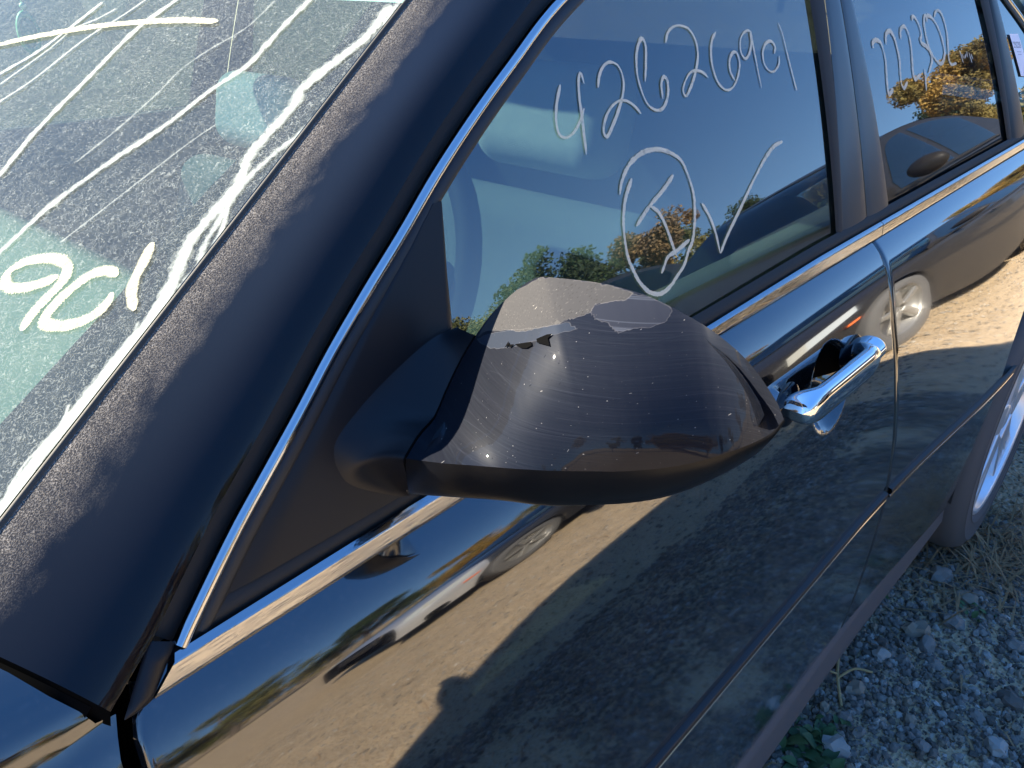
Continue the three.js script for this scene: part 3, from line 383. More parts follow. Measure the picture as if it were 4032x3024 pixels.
cp('screen_border', flipSide(grid(80, 6, (u, v) => { const X = lerp(-0.03, 0.84, u), w = interp([[-0.03, 0.062], [0.12, 0.048], [0.2, 0.04], [0.27, 0.039], [0.35, 0.028], [0.8, 0.028]], X); return screenPoint(X, lerp(1 - w / windHalf(X), 0.997, v), -0.003); })), M.frit, windscreen);
cp('screen_border', grid(60, 4, (u, v) => screenPoint(lerp(0.80, 0.84, v), lerp(-0.99, 0.99, u), -0.003)), M.frit, windscreen);
both('screen_seal', grid(120, 6, (u, v) => { const X = lerp(-0.03, 0.82, u), a = screenPoint(X, 0.995), b = wEdge(X).add(V3(0, 0, 0.002)), p = a.lerp(b, v); p.z += 0.0; p.y += 0.0035 * Math.sin(v * Math.PI) - 0.001; return p; }), phys({ color: rgb(0.045, 0.04, 0.03), roughness: 0.7 }));
const dustTex = canvasTex(2048, 2048, (c, W, H) => {
  const im = c.createImageData(W, H), a = im.data, mm = 720 / W; // one texel is 0.35 mm
  for (let j = 0; j < H; j++) for (let i = 0; i < W; i++) {
    const x = i * mm, y = (H - 1 - j) * mm; // x along the car, y across it, in mm
    const wx = x + 1.7 * noise(x * 0.33, y * 0.33), wy = y + 1.7 * noise(x * 0.33 + 50, y * 0.33 + 20);
    const n = Math.abs(noise(wx * 0.34, wy * 0.40)), n2 = Math.abs(noise(wx * 0.50 + 90, wy * 0.46 + 31)), brk = noise(x * 0.11 + 7, y * 0.11), patch = fbm(x * 0.012, y * 0.012, 3);
    const vein = sstep(0.11, 0.02, n) * sstep(-0.45, -0.1, brk) + 0.8 * sstep(0.10, 0.02, n2) * sstep(-0.1, 0.25, -brk);
    const run = 0.5 + 0.5 * noise(y * 0.16 + 0.02 * x, x * 0.008 + 4); // faint runs down the glass
    let v = 0.075 + 0.04 * patch + 0.045 * run + 0.44 * Math.min(1, vein) * (0.75 + 0.5 * patch) + 0.05 * noise(x * 1.1, y * 1.1);
    const k = (j * W + i) * 4; a[k] = a[k + 1] = a[k + 2] = clamp(v) * 255; a[k + 3] = 255;
  }
  c.putImageData(im, 0, 0);
  const r = rng(31), PX = ([x, z]) => [(x + 0.16) / 0.72 * W, H - (z + 1.12) / 0.72 * H];
  const drip = (pts, w, al, fray = 1) => { // a wandering dried run, brighter in the middle
    const q = new THREE.CatmullRomCurve3(pts.map((p) => { const [x, y] = PX(p); return V3(x, y, 0); }), false, 'centripetal').getSpacedPoints(260);
    for (let pass = 0; pass < 3; pass++) for (let i = 1; i < q.length; i++) { const jit = () => (r() - 0.5) * w * 0.5 * fray; c.strokeStyle = `rgba(255,255,255,${al * [0.22, 0.34, 0.55][pass] * (0.55 + 0.45 * r())})`; c.lineWidth = w * 0.62 * [1.7, 1.0, 0.55][pass] * (0.55 + 0.9 * Math.abs(noise(i * 0.13, pw + w))); c.beginPath(); c.moveTo(q[i - 1].x + jit(), q[i - 1].y + jit()); c.lineTo(q[i].x + jit(), q[i].y + jit()); c.stroke(); }
    pw += 3.7;
  };
  let pw = 1; c.lineCap = 'round';
  drip([[0.4108,-0.5783],[0.3821,-0.5751],[0.3631,-0.5717],[0.34,-0.5679],[0.3147,-0.5737],[0.2757,-0.5777],[0.2356,-0.5874],[0.1945,-0.5943],[0.1535,-0.5923]], 16, 0.75);
  drip([[0.3618,-0.6938],[0.3255,-0.6982],[0.2727,-0.6881],[0.2427,-0.6823],[0.2174,-0.676],[0.1863,-0.6628]], 15, 0.7);
  drip([[0.3302,-0.7685],[0.302,-0.7692],[0.2702,-0.7726],[0.2418,-0.7842]], 11, 0.55);
  drip([[0.3506,-0.7247],[0.3287,-0.7287],[0.2983,-0.7377],[0.2489,-0.7403],[0.2248,-0.7468]], 9, 0.45);
  drip([[0.3305,-0.7448],[0.3173,-0.7508],[0.3003,-0.7632],[0.277,-0.7631],[0.235,-0.7692]], 8, 0.35);
  drip([[0.3947,-0.6052],[0.3656,-0.6028],[0.3356,-0.6122],[0.3139,-0.6159],[0.2897,-0.6125],[0.2532,-0.6112],[0.2228,-0.6133]], 7, 0.25);
  drip([[0.294,-0.542],[0.271,-0.5466],[0.2247,-0.5521],[0.181,-0.5575]], 5, 0.3);
  drip([[0.4327,-0.5126],[0.4028,-0.5054],[0.3807,-0.5075],[0.3447,-0.5095],[0.3369,-0.505],[0.2899,-0.4961],[0.2717,-0.4844],[0.2296,-0.4762],[0.2204,-0.4712],[0.2045,-0.4605],[0.1909,-0.4527],[0.1664,-0.4472],[0.1432,-0.443],[0.1221,-0.4378],[0.1089,-0.4353],[0.0925,-0.4303],[0.0776,-0.4259],[0.0652,-0.4217]], 24, 1.0, 1.2);
  drip([[0.204,-0.4596],[0.1846,-0.4509],[0.1526,-0.4447],[0.127,-0.4388],[0.1094,-0.4363],[0.0875,-0.43],[0.0709,-0.4249]], 19, 0.95, 1);
  drip([[0.4396,-0.5097],[0.3967,-0.4935],[0.3595,-0.4826],[0.3165,-0.4793],[0.307,-0.4809],[0.2793,-0.4818],[0.2603,-0.4763],[0.2298,-0.4635],[0.215,-0.4519],[0.2053,-0.4535]], 13, 0.55, 1.3);
  drip([[0.267,-0.4856],[0.2443,-0.4641],[0.2239,-0.4549],[0.2099,-0.4544]], 8, 0.4, 2);
  drip([[0.1781,-0.456],[0.1573,-0.4423],[0.13,-0.4416],[0.1128,-0.4363]], 5, 0.3, 1.5); drip([[0.1268,-0.4466],[0.117,-0.4389],[0.0972,-0.4384],[0.0839,-0.4334]], 5, 0.3, 1.5);
  const edge = c.createLinearGradient(0, 0, 0, 1);
}, false);
dustTex.wrapS = dustTex.wrapT = THREE.MirroredRepeatWrapping;
M.dust = phys({ color: rgb(0.365, 0.39, 0.355), roughness: 1, specularIntensity: 0, alphaMap: dustTex, transparent: true });
cp('dust_film', grid(90, 60, (u, v) => screenPoint(lerp(-0.03, 0.84, v), lerp(-0.99, 0.995, u), 0.0012), wuv), M.dust, windscreen);
// the same dust on the pillar, thinning towards the door
const pillarDust = dataTex(2048, 512, (i, j) => { const x = i * 0.46, y = j * 0.25, wx = x + 1.5 * noise(x * 0.3, y * 0.3), n = Math.abs(noise(wx * 0.52, y * 0.50)), n2 = noise(x * 1.3, y * 1.3), p = fbm(x * 0.03, y * 0.05, 3), fade = sstep(0.36, 0.06, j / 512 + 0.20 * p); const v = (0.06 + 0.30 * sstep(0.15, 0.02, n) + 0.24 * sstep(0.1, 0.6, n2)) * (0.85 + 0.5 * p) * fade * (1 + 0.8 * sstep(0.14, 0.0, j / 512)); return [v, v, v]; });
pillarDust.wrapS = pillarDust.wrapT = THREE.ClampToEdgeWrapping;
M.pillarDust = phys({ color: rgb(0.38, 0.35, 0.31), roughness: 1, specularIntensity: 0, alphaMap: pillarDust, transparent: true });
both('dust_film', grid(140, 36, (u, v) => { const p = pillarPoint(u, v), a = pillarPoint(Math.min(1, u + 0.01), v).sub(pillarPoint(Math.max(0, u - 0.01), v)), b = pillarPoint(u, Math.min(1, v + 0.02)).sub(pillarPoint(u, Math.max(0, v - 0.02))), n = a.cross(b).normalize(); if (n.dot(V3(-0.3, 0.7, 0.5)) < 0) n.negate(); return p.addScaledVector(n, 0.0006); }, (q, u, v) => [u, v]), M.pillarDust, car);

// paint-marker writing: ribbons lying on the glass
function ribbon(pts, w, onto, taper = 0.5, seed = 1) {
  const c = new THREE.CatmullRomCurve3(pts.map(([a, b]) => V3(a, b, 0)), false, 'centripetal'), L = c.getLength(), n = Math.max(10, Math.round(L / 0.0018)), q = c.getSpacedPoints(n);
  return grid(n, 2, (u, v) => { const i = Math.round(u * n), d = q[Math.min(n, i + 1)].clone().sub(q[Math.max(0, i - 1)]).normalize(), k = w * (taper + (1 - taper) * Math.abs(Math.sin(i * 0.05 + seed * 1.7))) * (0.85 + 0.2 * noise(i * 0.2, seed)) * Math.min(1, 0.35 + Math.min(i, n - i) * 0.25), o = (v - 0.5) * k; return onto(q[i].x - d.y * o, q[i].y + d.x * o); });
}
const onSide = (x, y) => SG(x, y, -0.0010), onScreen = (x, z) => SW(x, z, 0.0016);
const write = (list, w, onto, m, parent, label, taper) => cp('handwriting', merge(list.map((p, i) => ribbon(p, w, onto, taper, i + 1))), m, parent, label);
write([
  [[0.5239,1.2118],[0.512,1.1968],[0.5067,1.1851],[0.507,1.1773],[0.5134,1.1742],[0.5242,1.1763],[0.5367,1.184],[0.5457,1.1922]], [[0.554,1.2098],[0.5531,1.2179],[0.5491,1.2147],[0.5435,1.2016],[0.5402,1.187],[0.5366,1.1725],[0.5336,1.1589]],
  [[0.5708,1.2055],[0.5775,1.2148],[0.5884,1.2217],[0.5989,1.2227],[0.607,1.2186],[0.609,1.21],[0.6052,1.2007],[0.5937,1.1885],[0.5793,1.1768],[0.5654,1.1683],[0.5632,1.1715],[0.5688,1.1804],[0.5803,1.1886],[0.5934,1.1927],[0.6046,1.1922],[0.6142,1.1876],[0.6225,1.1799]],
  [[0.6403,1.2044],[0.6489,1.2194],[0.655,1.2339],[0.6524,1.2384],[0.6437,1.2333],[0.6361,1.2239],[0.6312,1.2107],[0.6313,1.1984],[0.6355,1.1867],[0.6451,1.1807],[0.6563,1.1802],[0.6669,1.1862],[0.6742,1.1958],[0.6753,1.2035],[0.6712,1.2057],[0.6648,1.2005],[0.6613,1.188]],
  [[0.688,1.2328],[0.6961,1.2408],[0.7093,1.2456],[0.7229,1.2455],[0.7349,1.2417],[0.7412,1.2321],[0.7393,1.2201],[0.7279,1.206],[0.7133,1.1938],[0.7001,1.1869],[0.698,1.1911],[0.7064,1.1997],[0.7193,1.206],[0.731,1.2065],[0.7412,1.2037],[0.7483,1.199]],
  [[0.7829,1.2376],[0.7715,1.2305],[0.763,1.2172],[0.7613,1.2049],[0.7647,1.1935],[0.7763,1.1855],[0.7911,1.1863],[0.8073,1.1958],[0.8169,1.2081],[0.8149,1.2169],[0.8069,1.2174],[0.7971,1.2109],[0.7937,1.2011],[0.7989,1.1922]],
  [[0.8563,1.2343],[0.8504,1.2361],[0.8391,1.2341],[0.8288,1.2276],[0.8245,1.2163],[0.8298,1.2105],[0.8402,1.2139],[0.8505,1.2236],[0.8546,1.2344],[0.8534,1.2161],[0.8522,1.1968],[0.852,1.1803]],
  [[0.898,1.2111],[0.9034,1.2177],[0.8971,1.2234],[0.8834,1.2219],[0.8716,1.2135],[0.8698,1.2031],[0.8769,1.1957],[0.889,1.1941],[0.9039,1.2007],[0.9086,1.2082]], [[0.9237,1.2406],[0.9276,1.2304],[0.929,1.2116],[0.9312,1.1894],[0.9338,1.1707]],
], 0.0046, onSide, M.marker, paneF, 'pale handwritten number across the top of the window', 0.55);
write([
  [[0.5866,1.1323],[0.5709,1.1181],[0.5625,1.1047],[0.5582,1.0905],[0.5567,1.0745],[0.5582,1.0677],[0.5641,1.0534],[0.5741,1.0414],[0.5894,1.0342],[0.6074,1.0349],[0.6241,1.0415],[0.6386,1.048],[0.6508,1.0586],[0.66,1.065],[0.6719,1.0848],[0.6774,1.1046],[0.6745,1.1215],[0.6686,1.1345],[0.658,1.1416],[0.6378,1.1487],[0.6114,1.1497],[0.5871,1.143],[0.5712,1.1318],[0.5647,1.1229]],
], 0.0058, onSide, M.marker, paneF, 'hand-drawn circle around a capital I', 0.75);
write([[[0.6508,1.1252],[0.6314,1.1165],[0.6021,1.106],[0.578,1.0948]], [[0.6045,1.1063],[0.6145,1.0998],[0.6215,1.0865],[0.6253,1.0724],[0.6288,1.0586]], [[0.6557,1.0672],[0.6327,1.0627],[0.6144,1.0602],[0.6067,1.0543],[0.6004,1.0497]]], 0.0056, onSide, M.marker, paneF, undefined, 0.8);
write([[[0.6884,1.0938],[0.6975,1.08],[0.703,1.0631],[0.7049,1.0437]], [[0.7055,1.0436],[0.7215,1.0549],[0.7543,1.0736],[0.7976,1.0978],[0.8333,1.1153],[0.8548,1.1225],[0.8764,1.1244]]], 0.0056, onSide, M.marker, paneF, 'large pale tick mark', 0.75);
write([
  [[1.1866,1.2],[1.1864,1.2051],[1.1947,1.2088],[1.207,1.2087],[1.2172,1.2045],[1.2213,1.1949],[1.2223,1.1823],[1.2172,1.1669],[1.212,1.1472],[1.2139,1.1412],[1.223,1.143],[1.2327,1.1459]],
  [[1.235,1.202],[1.239,1.2118],[1.2506,1.2175],[1.2618,1.217],[1.2705,1.2092],[1.2748,1.1961],[1.2753,1.1788],[1.2696,1.1618],[1.2681,1.1488],[1.2741,1.1434],[1.2844,1.1463],[1.2927,1.1501]],
  [[1.2959,1.2058],[1.2999,1.2154],[1.312,1.2209],[1.3237,1.2198],[1.3318,1.2096],[1.3324,1.1951],[1.3278,1.1775],[1.322,1.16],[1.3249,1.1514],[1.3364,1.1521],[1.3529,1.1548]],
  [[1.3736,1.1613],[1.3724,1.1516],[1.3674,1.1317]],
  [[1.3571,1.2269],[1.3599,1.2312],[1.3678,1.2321],[1.3786,1.2255],[1.3854,1.2151],[1.3856,1.2059],[1.3767,1.2007],[1.383,1.1952],[1.3996,1.1903],[1.4111,1.1826],[1.4163,1.1741],[1.4068,1.1642],[1.3898,1.1549]],
  [[1.4214,1.2228],[1.4238,1.2297],[1.4176,1.2322],[1.408,1.2233],[1.4053,1.2096],[1.4086,1.1921],[1.4202,1.1774],[1.4355,1.1682],[1.4514,1.1629],[1.4679,1.166],[1.4808,1.1773],[1.4806,1.1918],[1.4734,1.2078],[1.4564,1.2239],[1.4367,1.231],[1.4249,1.2314]],
  [[1.4594,1.2285],[1.4697,1.2347],[1.4819,1.2373],[1.4961,1.2333],[1.5052,1.2209],[1.5082,1.205],[1.5024,1.1846],[1.4965,1.1666],[1.5015,1.1595],[1.5323,1.158]],
], 0.0092, onSide, M.marker, paneR, 'pale handwritten 222,302', 0.6);
write([[[1.5586,1.1758],[1.5647,1.1659],[1.5687,1.1561]], [[1.5713,1.1693],[1.5725,1.1629]], [[1.5971,1.1723],[1.5965,1.1627]], [[1.6078,1.1697],[1.6182,1.1528]], [[1.5794,1.1625],[1.5922,1.1681]], [[1.6184,1.1665],[1.6262,1.1581]]], 0.005, onSide, M.faintMarker, paneR, 'faint scribbled letters', 0.8);
write([
  [[0.1672,-0.5335],[0.1598,-0.538],[0.1511,-0.5465],[0.1452,-0.5564],[0.1449,-0.5636],[0.1506,-0.5699],[0.1599,-0.5665],[0.1689,-0.5558],[0.174,-0.5443],[0.1743,-0.5349],[0.1697,-0.529],[0.1623,-0.5262],[0.1533,-0.5255],[0.1439,-0.5236],[0.1342,-0.5188]],
  [[0.1886,-0.4966],[0.1876,-0.5047],[0.1812,-0.5128],[0.1699,-0.5162],[0.158,-0.5162],[0.1489,-0.514],[0.1454,-0.5102],[0.1487,-0.5005],[0.1576,-0.4898],[0.1685,-0.4848],[0.1768,-0.4863],[0.1803,-0.4893]],
  [[0.2147,-0.4973],[0.2032,-0.4898],[0.1918,-0.4828],[0.1855,-0.4745],[0.1815,-0.4647]],
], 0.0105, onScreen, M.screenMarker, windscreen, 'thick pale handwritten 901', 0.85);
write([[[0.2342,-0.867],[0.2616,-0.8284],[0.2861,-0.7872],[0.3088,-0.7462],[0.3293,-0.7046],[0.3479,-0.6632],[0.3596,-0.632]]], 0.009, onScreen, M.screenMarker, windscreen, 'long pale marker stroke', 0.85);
cp('sticker', grid(12, 4, (u, v) => { const a = [[0.4174,-0.5711],[0.4458,-0.5061]], b = [[0.4241,-0.5791],[0.453,-0.5111]], p = [lerp(lerp(a[0][0], a[1][0], u), lerp(b[0][0], b[1][0], u), v), lerp(lerp(a[0][1], a[1][1], u), lerp(b[0][1], b[1][1], u), v)]; return SW(p[0] + 0.0, p[1], -0.002); }), M.white, windscreen, 'white label at the top of the windscreen');
// label on the quarter window
{
  const t = canvasTex(256, 1024, (c, W, H) => { c.fillStyle = '#eceaf4'; c.fillRect(0, 0, W, H); c.save(); c.translate(W / 2, 330); c.fillStyle = '#4a4450'; c.font = 'bold 150px serif'; c.textAlign = 'center'; c.scale(0.5, 1.35); c.fillText('29239', 0, 0); c.restore(); c.fillStyle = '#8d88a0'; c.fillRect(70, 420, 120, 12); c.fillRect(80, 480, 100, 12); });
  const corner = [[1.8787,1.1855],[1.9451,1.1821],[1.9254,1.1077],[1.998,1.1011]];
  cp('sticker', grid(6, 10, (u, v) => { const a = corner[2], b = corner[3], c = corner[0], d = corner[1]; return SG(lerp(lerp(a[0], b[0], u), lerp(c[0], d[0], u), v), lerp(lerp(a[1], b[1], u), lerp(c[1], d[1], u), v), 0.0005); }), phys({ map: t, roughness: 0.5 }), paneQ, 'white printed label on the quarter window');
}

// roof, rear screen, tail, and what closes the body underneath
const roofY = (x, s) => e1y(x) + 0.012 + (0.10 - 0.05 * sstep(1.4, 2.3, x)) * (1 - Math.pow(Math.abs(s), 3.2));
const roofGrid = (xa, xb, off) => grid(40, 60, (u, v) => { const s = lerp(-1, 1, v), start = xa < 0.9 ? 0.80 - 0.14 * (1 - Math.min(1, s * s * 1.3)) : xa, x = lerp(start, xb, u), half = -ZC + SGz(e1y(x)) + 0.006; return V3(x, roofY(x, s) + off, ZC + s * half); });
cp('roof', roofGrid(0.8, 1.72, 0), M.paint);
cp('headliner', grid(20, 30, (u, v) => { const x = lerp(0.70, 1.95, u), s = lerp(-0.96, 0.96, v), half = -ZC + SGz(e1y(x)) - 0.02; return V3(x, roofY(x, s) - 0.035, ZC + s * half); }), M.headliner);
cp('rear_screen', roofGrid(1.722, 2.30, 0), phys({ color: rgb(0.25, 0.3, 0.3), transmission: 1, thickness: 0, roughness: 0, ior: 1.6 }));
cp('trunk_lid', grid(30, 40, (u, v) => { const x = lerp(2.28, 2.99, u), s = lerp(-1, 1, v); return V3(x, 1.0 + 0.035 * (1 - s * s) - 0.03 * u * u, ZC + s * (0.79 - 0.06 * u)); }), M.paint);
cp('rear_bumper', grid(30, 24, (u, v) => { const a = lerp(-1.15, 1.15, u); return V3(2.72 + 0.30 * Math.cos(a) + 0.05 * Math.sin(v * 3), lerp(0.27, 0.985, v), ZC + 0.86 * Math.sin(a) / Math.sin(1.15)); }), M.paint);
cp('floor_pan', new RoundedBoxGeometry(3.9, 0.08, 1.5, 2, 0.03).translate(0.6, 0.27, ZC), M.dark);
both('window_sill', grid(30, 6, (u, v) => V3(lerp(0.10, 2.2, u), interp([[0, 0.95], [0.3, 1.008], [0.7, 1.008], [1, 0.93]], v), interp([[0, -0.347], [0.3, -0.352], [0.7, -0.40], [1, -0.41]], v))), M.cabin);
both('door_card', grid(30, 12, (u, v) => V3(lerp(0.06, 1.95, u), lerp(0.3, 0.978, v), lerp(-0.33, -0.40, v))), M.cabin);
both('body_shell', grid(30, 6, (u, v) => V3(lerp(-1.4, 0.30, u), lerp(0.3, 0.945, v), -0.375)), M.dark);
cp('body_shell', grid(20, 6, (u, v) => V3(lerp(-0.1, 0.16, v), lerp(0.962, 0.978, v), lerp(-0.345, 2 * ZC + 0.345, u))), M.dark);
// cabin
cp('dashboard', grid(40, 14, (u, v) => { const z = lerp(-0.42, 2 * ZC + 0.42, u), c = 1 - Math.pow((z - ZC) / 0.72, 2); return V3(lerp(0.02 - 0.13 * c, 0.42, v), interp([[0, 0.955], [0.3, 0.985], [0.8, 0.985], [0.93, 0.96], [1, 0.85]], v) + 0.012 * c, z); }), M.dash);
const seat = (x, y, z) => {
  const back = cp('seat', new RoundedBoxGeometry(0.13, 0.60, 0.46, 5, 0.055).rotateZ(-0.30).translate(x - 0.115, y - 0.39, z), M.seat);
  cp('headrest', new RoundedBoxGeometry(0.10, 0.15, 0.25, 6, 0.045).rotateZ(-0.22).translate(x, y, z), M.headrest, back);
  cp('seat_cushion', new RoundedBoxGeometry(0.48, 0.14, 0.48, 4, 0.05).rotateZ(0.1).translate(x - 0.42, y - 0.66, z), M.seat, back);
};
seat(0.93, 1.105, -0.755); seat(0.93, 1.035, 2 * ZC + 0.73);
cp('rear_seat', new RoundedBoxGeometry(0.14, 0.60, 1.25, 5, 0.055).rotateZ(-0.3).translate(1.78, 0.84, ZC), M.seat);
cp('parcel_shelf', new RoundedBoxGeometry(0.42, 0.03, 1.3, 2, 0.01).translate(2.08, 1.0, ZC), M.cabin);
const wheelG = new THREE.TorusGeometry(0.175, 0.014, 12, 48); wheelG.rotateY(Math.PI / 2).rotateZ(-0.42).translate(0.54, 0.985, -0.73);
const steering = cp('steering_wheel', wheelG, phys({ color: rgb(0.02, 0.02, 0.02), roughness: 0.7 }));
cp('steering_hub', new RoundedBoxGeometry(0.05, 0.10, 0.32, 4, 0.02).rotateZ(-0.42).translate(0.525, 0.98, -0.73), M.dash, steering);
cp('rear_view_mirror', new RoundedBoxGeometry(0.03, 0.06, 0.22, 4, 0.012).translate(0.50, 1.36, ZC), M.plastic);
const orn = [[0.3816,1.2277,-1.1],[0.3899,1.252,-1.1],[0.4003,1.2807,-1.1]];
const charm = thing('hanging_charm', 'green oval beaded charm hanging behind the windscreen', 'ornament', orn[0]);
part('medallion', new THREE.TorusGeometry(0.017, 0.0035, 8, 30).scale(0.62, 1.15, 1), phys({ color: rgb(0.22, 0.42, 0.24), roughness: 0.5 }), charm);
part('medallion_face', new THREE.SphereGeometry(0.015, 16, 12).scale(0.6, 1.15, 0.25), phys({ color: rgb(0.16, 0.30, 0.18), roughness: 0.6 }), charm);
part('cord', new THREE.TubeGeometry(new THREE.CatmullRomCurve3([V3(0, 0.02, 0), V3(0.002, 0.05, 0), V3(0.008, 0.12, 0)]), 12, 0.0012, 6), phys({ color: rgb(0.5, 0.55, 0.4), roughness: 0.6 }), charm);
for (const [y, s] of [[0.028, 0.004], [0.036, 0.003], [0.046, 0.0045]]) part('bead', new THREE.SphereGeometry(s, 10, 8).translate(0.001, y, 0), phys({ color: rgb(0.6, 0.66, 0.45), roughness: 0.3 }), charm);

// ---------------------------------------------------------------- other parked cars (seen in the reflections)
function parkedCar(name, label, [x0, z0], colour, opt = {}) { // faces -x; x0: its nose, z0: its side towards us
  const L = opt.length ?? 4.75, W = 1.78, g = thing(name, label, 'car', [x0 + L / 2, 0, z0 + W / 2], opt.turn ?? 0, undefined);
  const alloy = phys({ color: rgb(0.30, 0.29, 0.27), metalness: 0.6, roughness: 0.35 });
  const paint = phys({ color: rgb(...colour), roughness: 0.5, metalness: 0, specularIntensity: opt.coat ?? 1, clearcoat: opt.coat ?? 1, clearcoatRoughness: 0.03 });
  const topY = (x) => interp([[0, 0.62], [0.03, 0.70], [0.12, 0.79], [0.27, 0.93], [0.30, 0.95], [0.55, 0.98], [0.80, 1.0], [0.86, 1.02], [0.97, 0.98], [1, 0.90]], x);
  const halfW = (x) => 0.89 * interp([[0, 0.70], [0.03, 0.84], [0.10, 0.94], [0.25, 0.99], [0.6, 1], [0.9, 0.97], [0.97, 0.88], [1, 0.78]], x);
  const sec = (x, a) => { const top = topY(x), hw = halfW(x), bot = 0.2; const k = interp([[0, 0], [0.12, 0.0], [1, 1]], a); return [bot, top, hw, k]; };
  const body = grid(90, 44, (u, v) => { const [bot, top, hw] = sec(u, v), s = 2 * v - 1, side = Math.sign(s) || 1, q = Math.abs(s); let y, z; if (q > 0.42) { const k = (q - 0.42) / 0.58; y = lerp(top - 0.05, bot, k); z = hw * (0.95 + 0.05 * Math.sin(Math.min(1, k * 1.6) * Math.PI / 2) - 0.05 * k * k); } else { const k = q / 0.42; y = top - 0.05 * Math.pow(k, 4) + 0.02 * (1 - k * k); z = hw * 0.95 * k; } let yy = y; for (const wx of [0.185, 0.785]) { const d = (u - wx) * L, r = 0.36; if (q > 0.42 && Math.abs(d) < r && y < 0.32 + Math.sqrt(r * r - d * d)) { yy = Math.min(top - 0.06, 0.32 + Math.sqrt(r * r - d * d)); } } return V3((u - 0.5) * L, yy, side * z); });
  part('body', body, paint, g);
  if (opt.fascia) { const p = body.attributes.position, f = grid(90, 44, (u, v) => { const i = Math.round(v * 44) * 91 + Math.round(u * 90); return V3(p.getX(i), p.getY(i) + 0.004, p.getZ(i) * 1.008); }), k = f.index.array, keep = []; for (let t = 0; t < k.length; t += 3) { const c = k[t] % 91; if (c < 11) keep.push(k[t], k[t + 1], k[t + 2]); } f.setIndex(keep); part('front_fascia', f, phys({ color: rgb(...opt.fascia), metalness: 0.5, roughness: 0.35, clearcoat: 1, clearcoatRoughness: 0.05 }), g); }
  part('underside', new RoundedBoxGeometry(L * 0.94, 0.12, W * 0.86, 2, 0.04).translate(0, 0.26, 0), M.dark, g);
  const roofLine = [[0.27, 0.93], [0.33, 1.06], [0.40, 1.24], [0.45, 1.345], [0.50, 1.395], [0.58, 1.42], [0.68, 1.41], [0.76, 1.34], [0.83, 1.20], [0.90, 1.03]].map(([x, y]) => V3(x, y, 0)), rl = new THREE.CatmullRomCurve3(roofLine).getSpacedPoints(60).map((p) => [p.x, p.y]);
  const ry = (x) => interp(rl, x), rw = (y) => lerp(0.845, 0.60, Math.pow(clamp((y - 0.95) / 0.47), 1.15));
  part('roof', grid(40, 20, (u, v) => { const x = lerp(0.47, 0.745, u), y = ry(x), s = 2 * v - 1; return V3((x - 0.5) * L, y + 0.025 * (1 - s * s), s * rw(y)); }), paint, g);
  part('windscreen', grid(20, 20, (u, v) => { const x = lerp(0.275, 0.47, u), y = ry(x), s = 2 * v - 1; return V3((x - 0.5) * L - 0.10 * (1 - s * s) * (1 - u), y + 0.02 * (1 - s * s), s * rw(y) * 0.985); }), M.carGlass, g);
  part('rear_screen', grid(20, 20, (u, v) => { const x = lerp(0.745, 0.895, u), y = ry(x), s = 2 * v - 1; return V3((x - 0.5) * L + 0.06 * (1 - s * s) * u, y + 0.02 * (1 - s * s), s * rw(y) * 0.985); }), M.carGlass, g);
  for (const sd of [-1, 1]) {
    const pane = (xa, xb) => grid(24, 14, (u, v) => { const x = lerp(xa, xb, u), top = ry(x) - 0.045, lo = topY(x) + 0.005, y = lerp(lo, Math.max(lo + 0.005, top), v); return V3((x - 0.5) * L, y, sd * (rw(y) + 0.002)); });
    part('cabin_side', grid(60, 14, (u, v) => { const x = lerp(0.28, 0.895, u), lo = topY(x) - 0.04, y = lerp(lo, Math.max(lo, ry(x)), v); return V3((x - 0.5) * L, y, sd * (rw(y) - 0.004)); }), paint, g);
    part('side_window', pane(0.335, 0.545), M.carGlass, g); part('side_window', pane(0.57, 0.76), M.carGlass, g);
    part('belt_trim', grid(60, 3, (u, v) => { const x = lerp(0.31, 0.84, u), y = topY(x) - 0.012 + 0.014 * v; return V3((x - 0.5) * L, y, sd * (halfW(x) * 0.965 + 0.004)); }), M.plastic, g);
    part('mirror', new THREE.SphereGeometry(0.1, 20, 14).scale(0.62, 0.66, 1.15).translate((0.355 - 0.5) * L, 1.03, sd * 0.98), paint, g);
    part('headlight', grid(14, 8, (u, v) => { const x = lerp(0.012, 0.105, u), y = lerp(topY(x) - 0.15, topY(x) - 0.03 - 0.02 * u, v); return V3((x - 0.5) * L - 0.008, y, sd * (halfW(x) * (0.945 + 0.02 * (1 - v)) + 0.012)); }), M.lens, g);
    part('side_marker', new RoundedBoxGeometry(0.13, 0.035, 0.02, 3, 0.008).translate((0.093 - 0.5) * L, 0.50, sd * (halfW(0.093) + 0.002)), M.amber, g);
    part('tail_light', new RoundedBoxGeometry(0.16, 0.13, 0.06, 3, 0.02).translate((0.975 - 0.5) * L, 0.80, sd * 0.76), phys({ color: rgb(0.35, 0.01, 0.01), roughness: 0.2, clearcoat: 1 }), g);
    for (const hx of [0.50, 0.70]) part('door_handle', new RoundedBoxGeometry(0.17, 0.03, 0.03, 3, 0.012).translate((hx - 0.5) * L, 0.86, sd * (halfW(hx) + 0.008)), paint, g);
    for (const wx of [0.185, 0.785]) {
      const w = new THREE.Group(); w.name = 'wheel'; w.position.set((wx - 0.5) * L, 0.32, sd * 0.875); g.add(w); if (sd < 0) w.rotation.y = Math.PI;
      const lathe = (p) => new THREE.LatheGeometry(p.map(([r, y]) => new THREE.Vector2(r, y)), 40).rotateX(Math.PI / 2);
      part('tyre', lathe([[0.21, 0], [0.25, 0.01], [0.30, 0.0], [0.32, -0.03], [0.32, -0.19], [0.22, -0.2]]), M.tyre, w);
      part('rim', lathe([[0.215, 0.002], [0.20, -0.01], [0.19, -0.06], [0.02, -0.07]]), alloy, w);
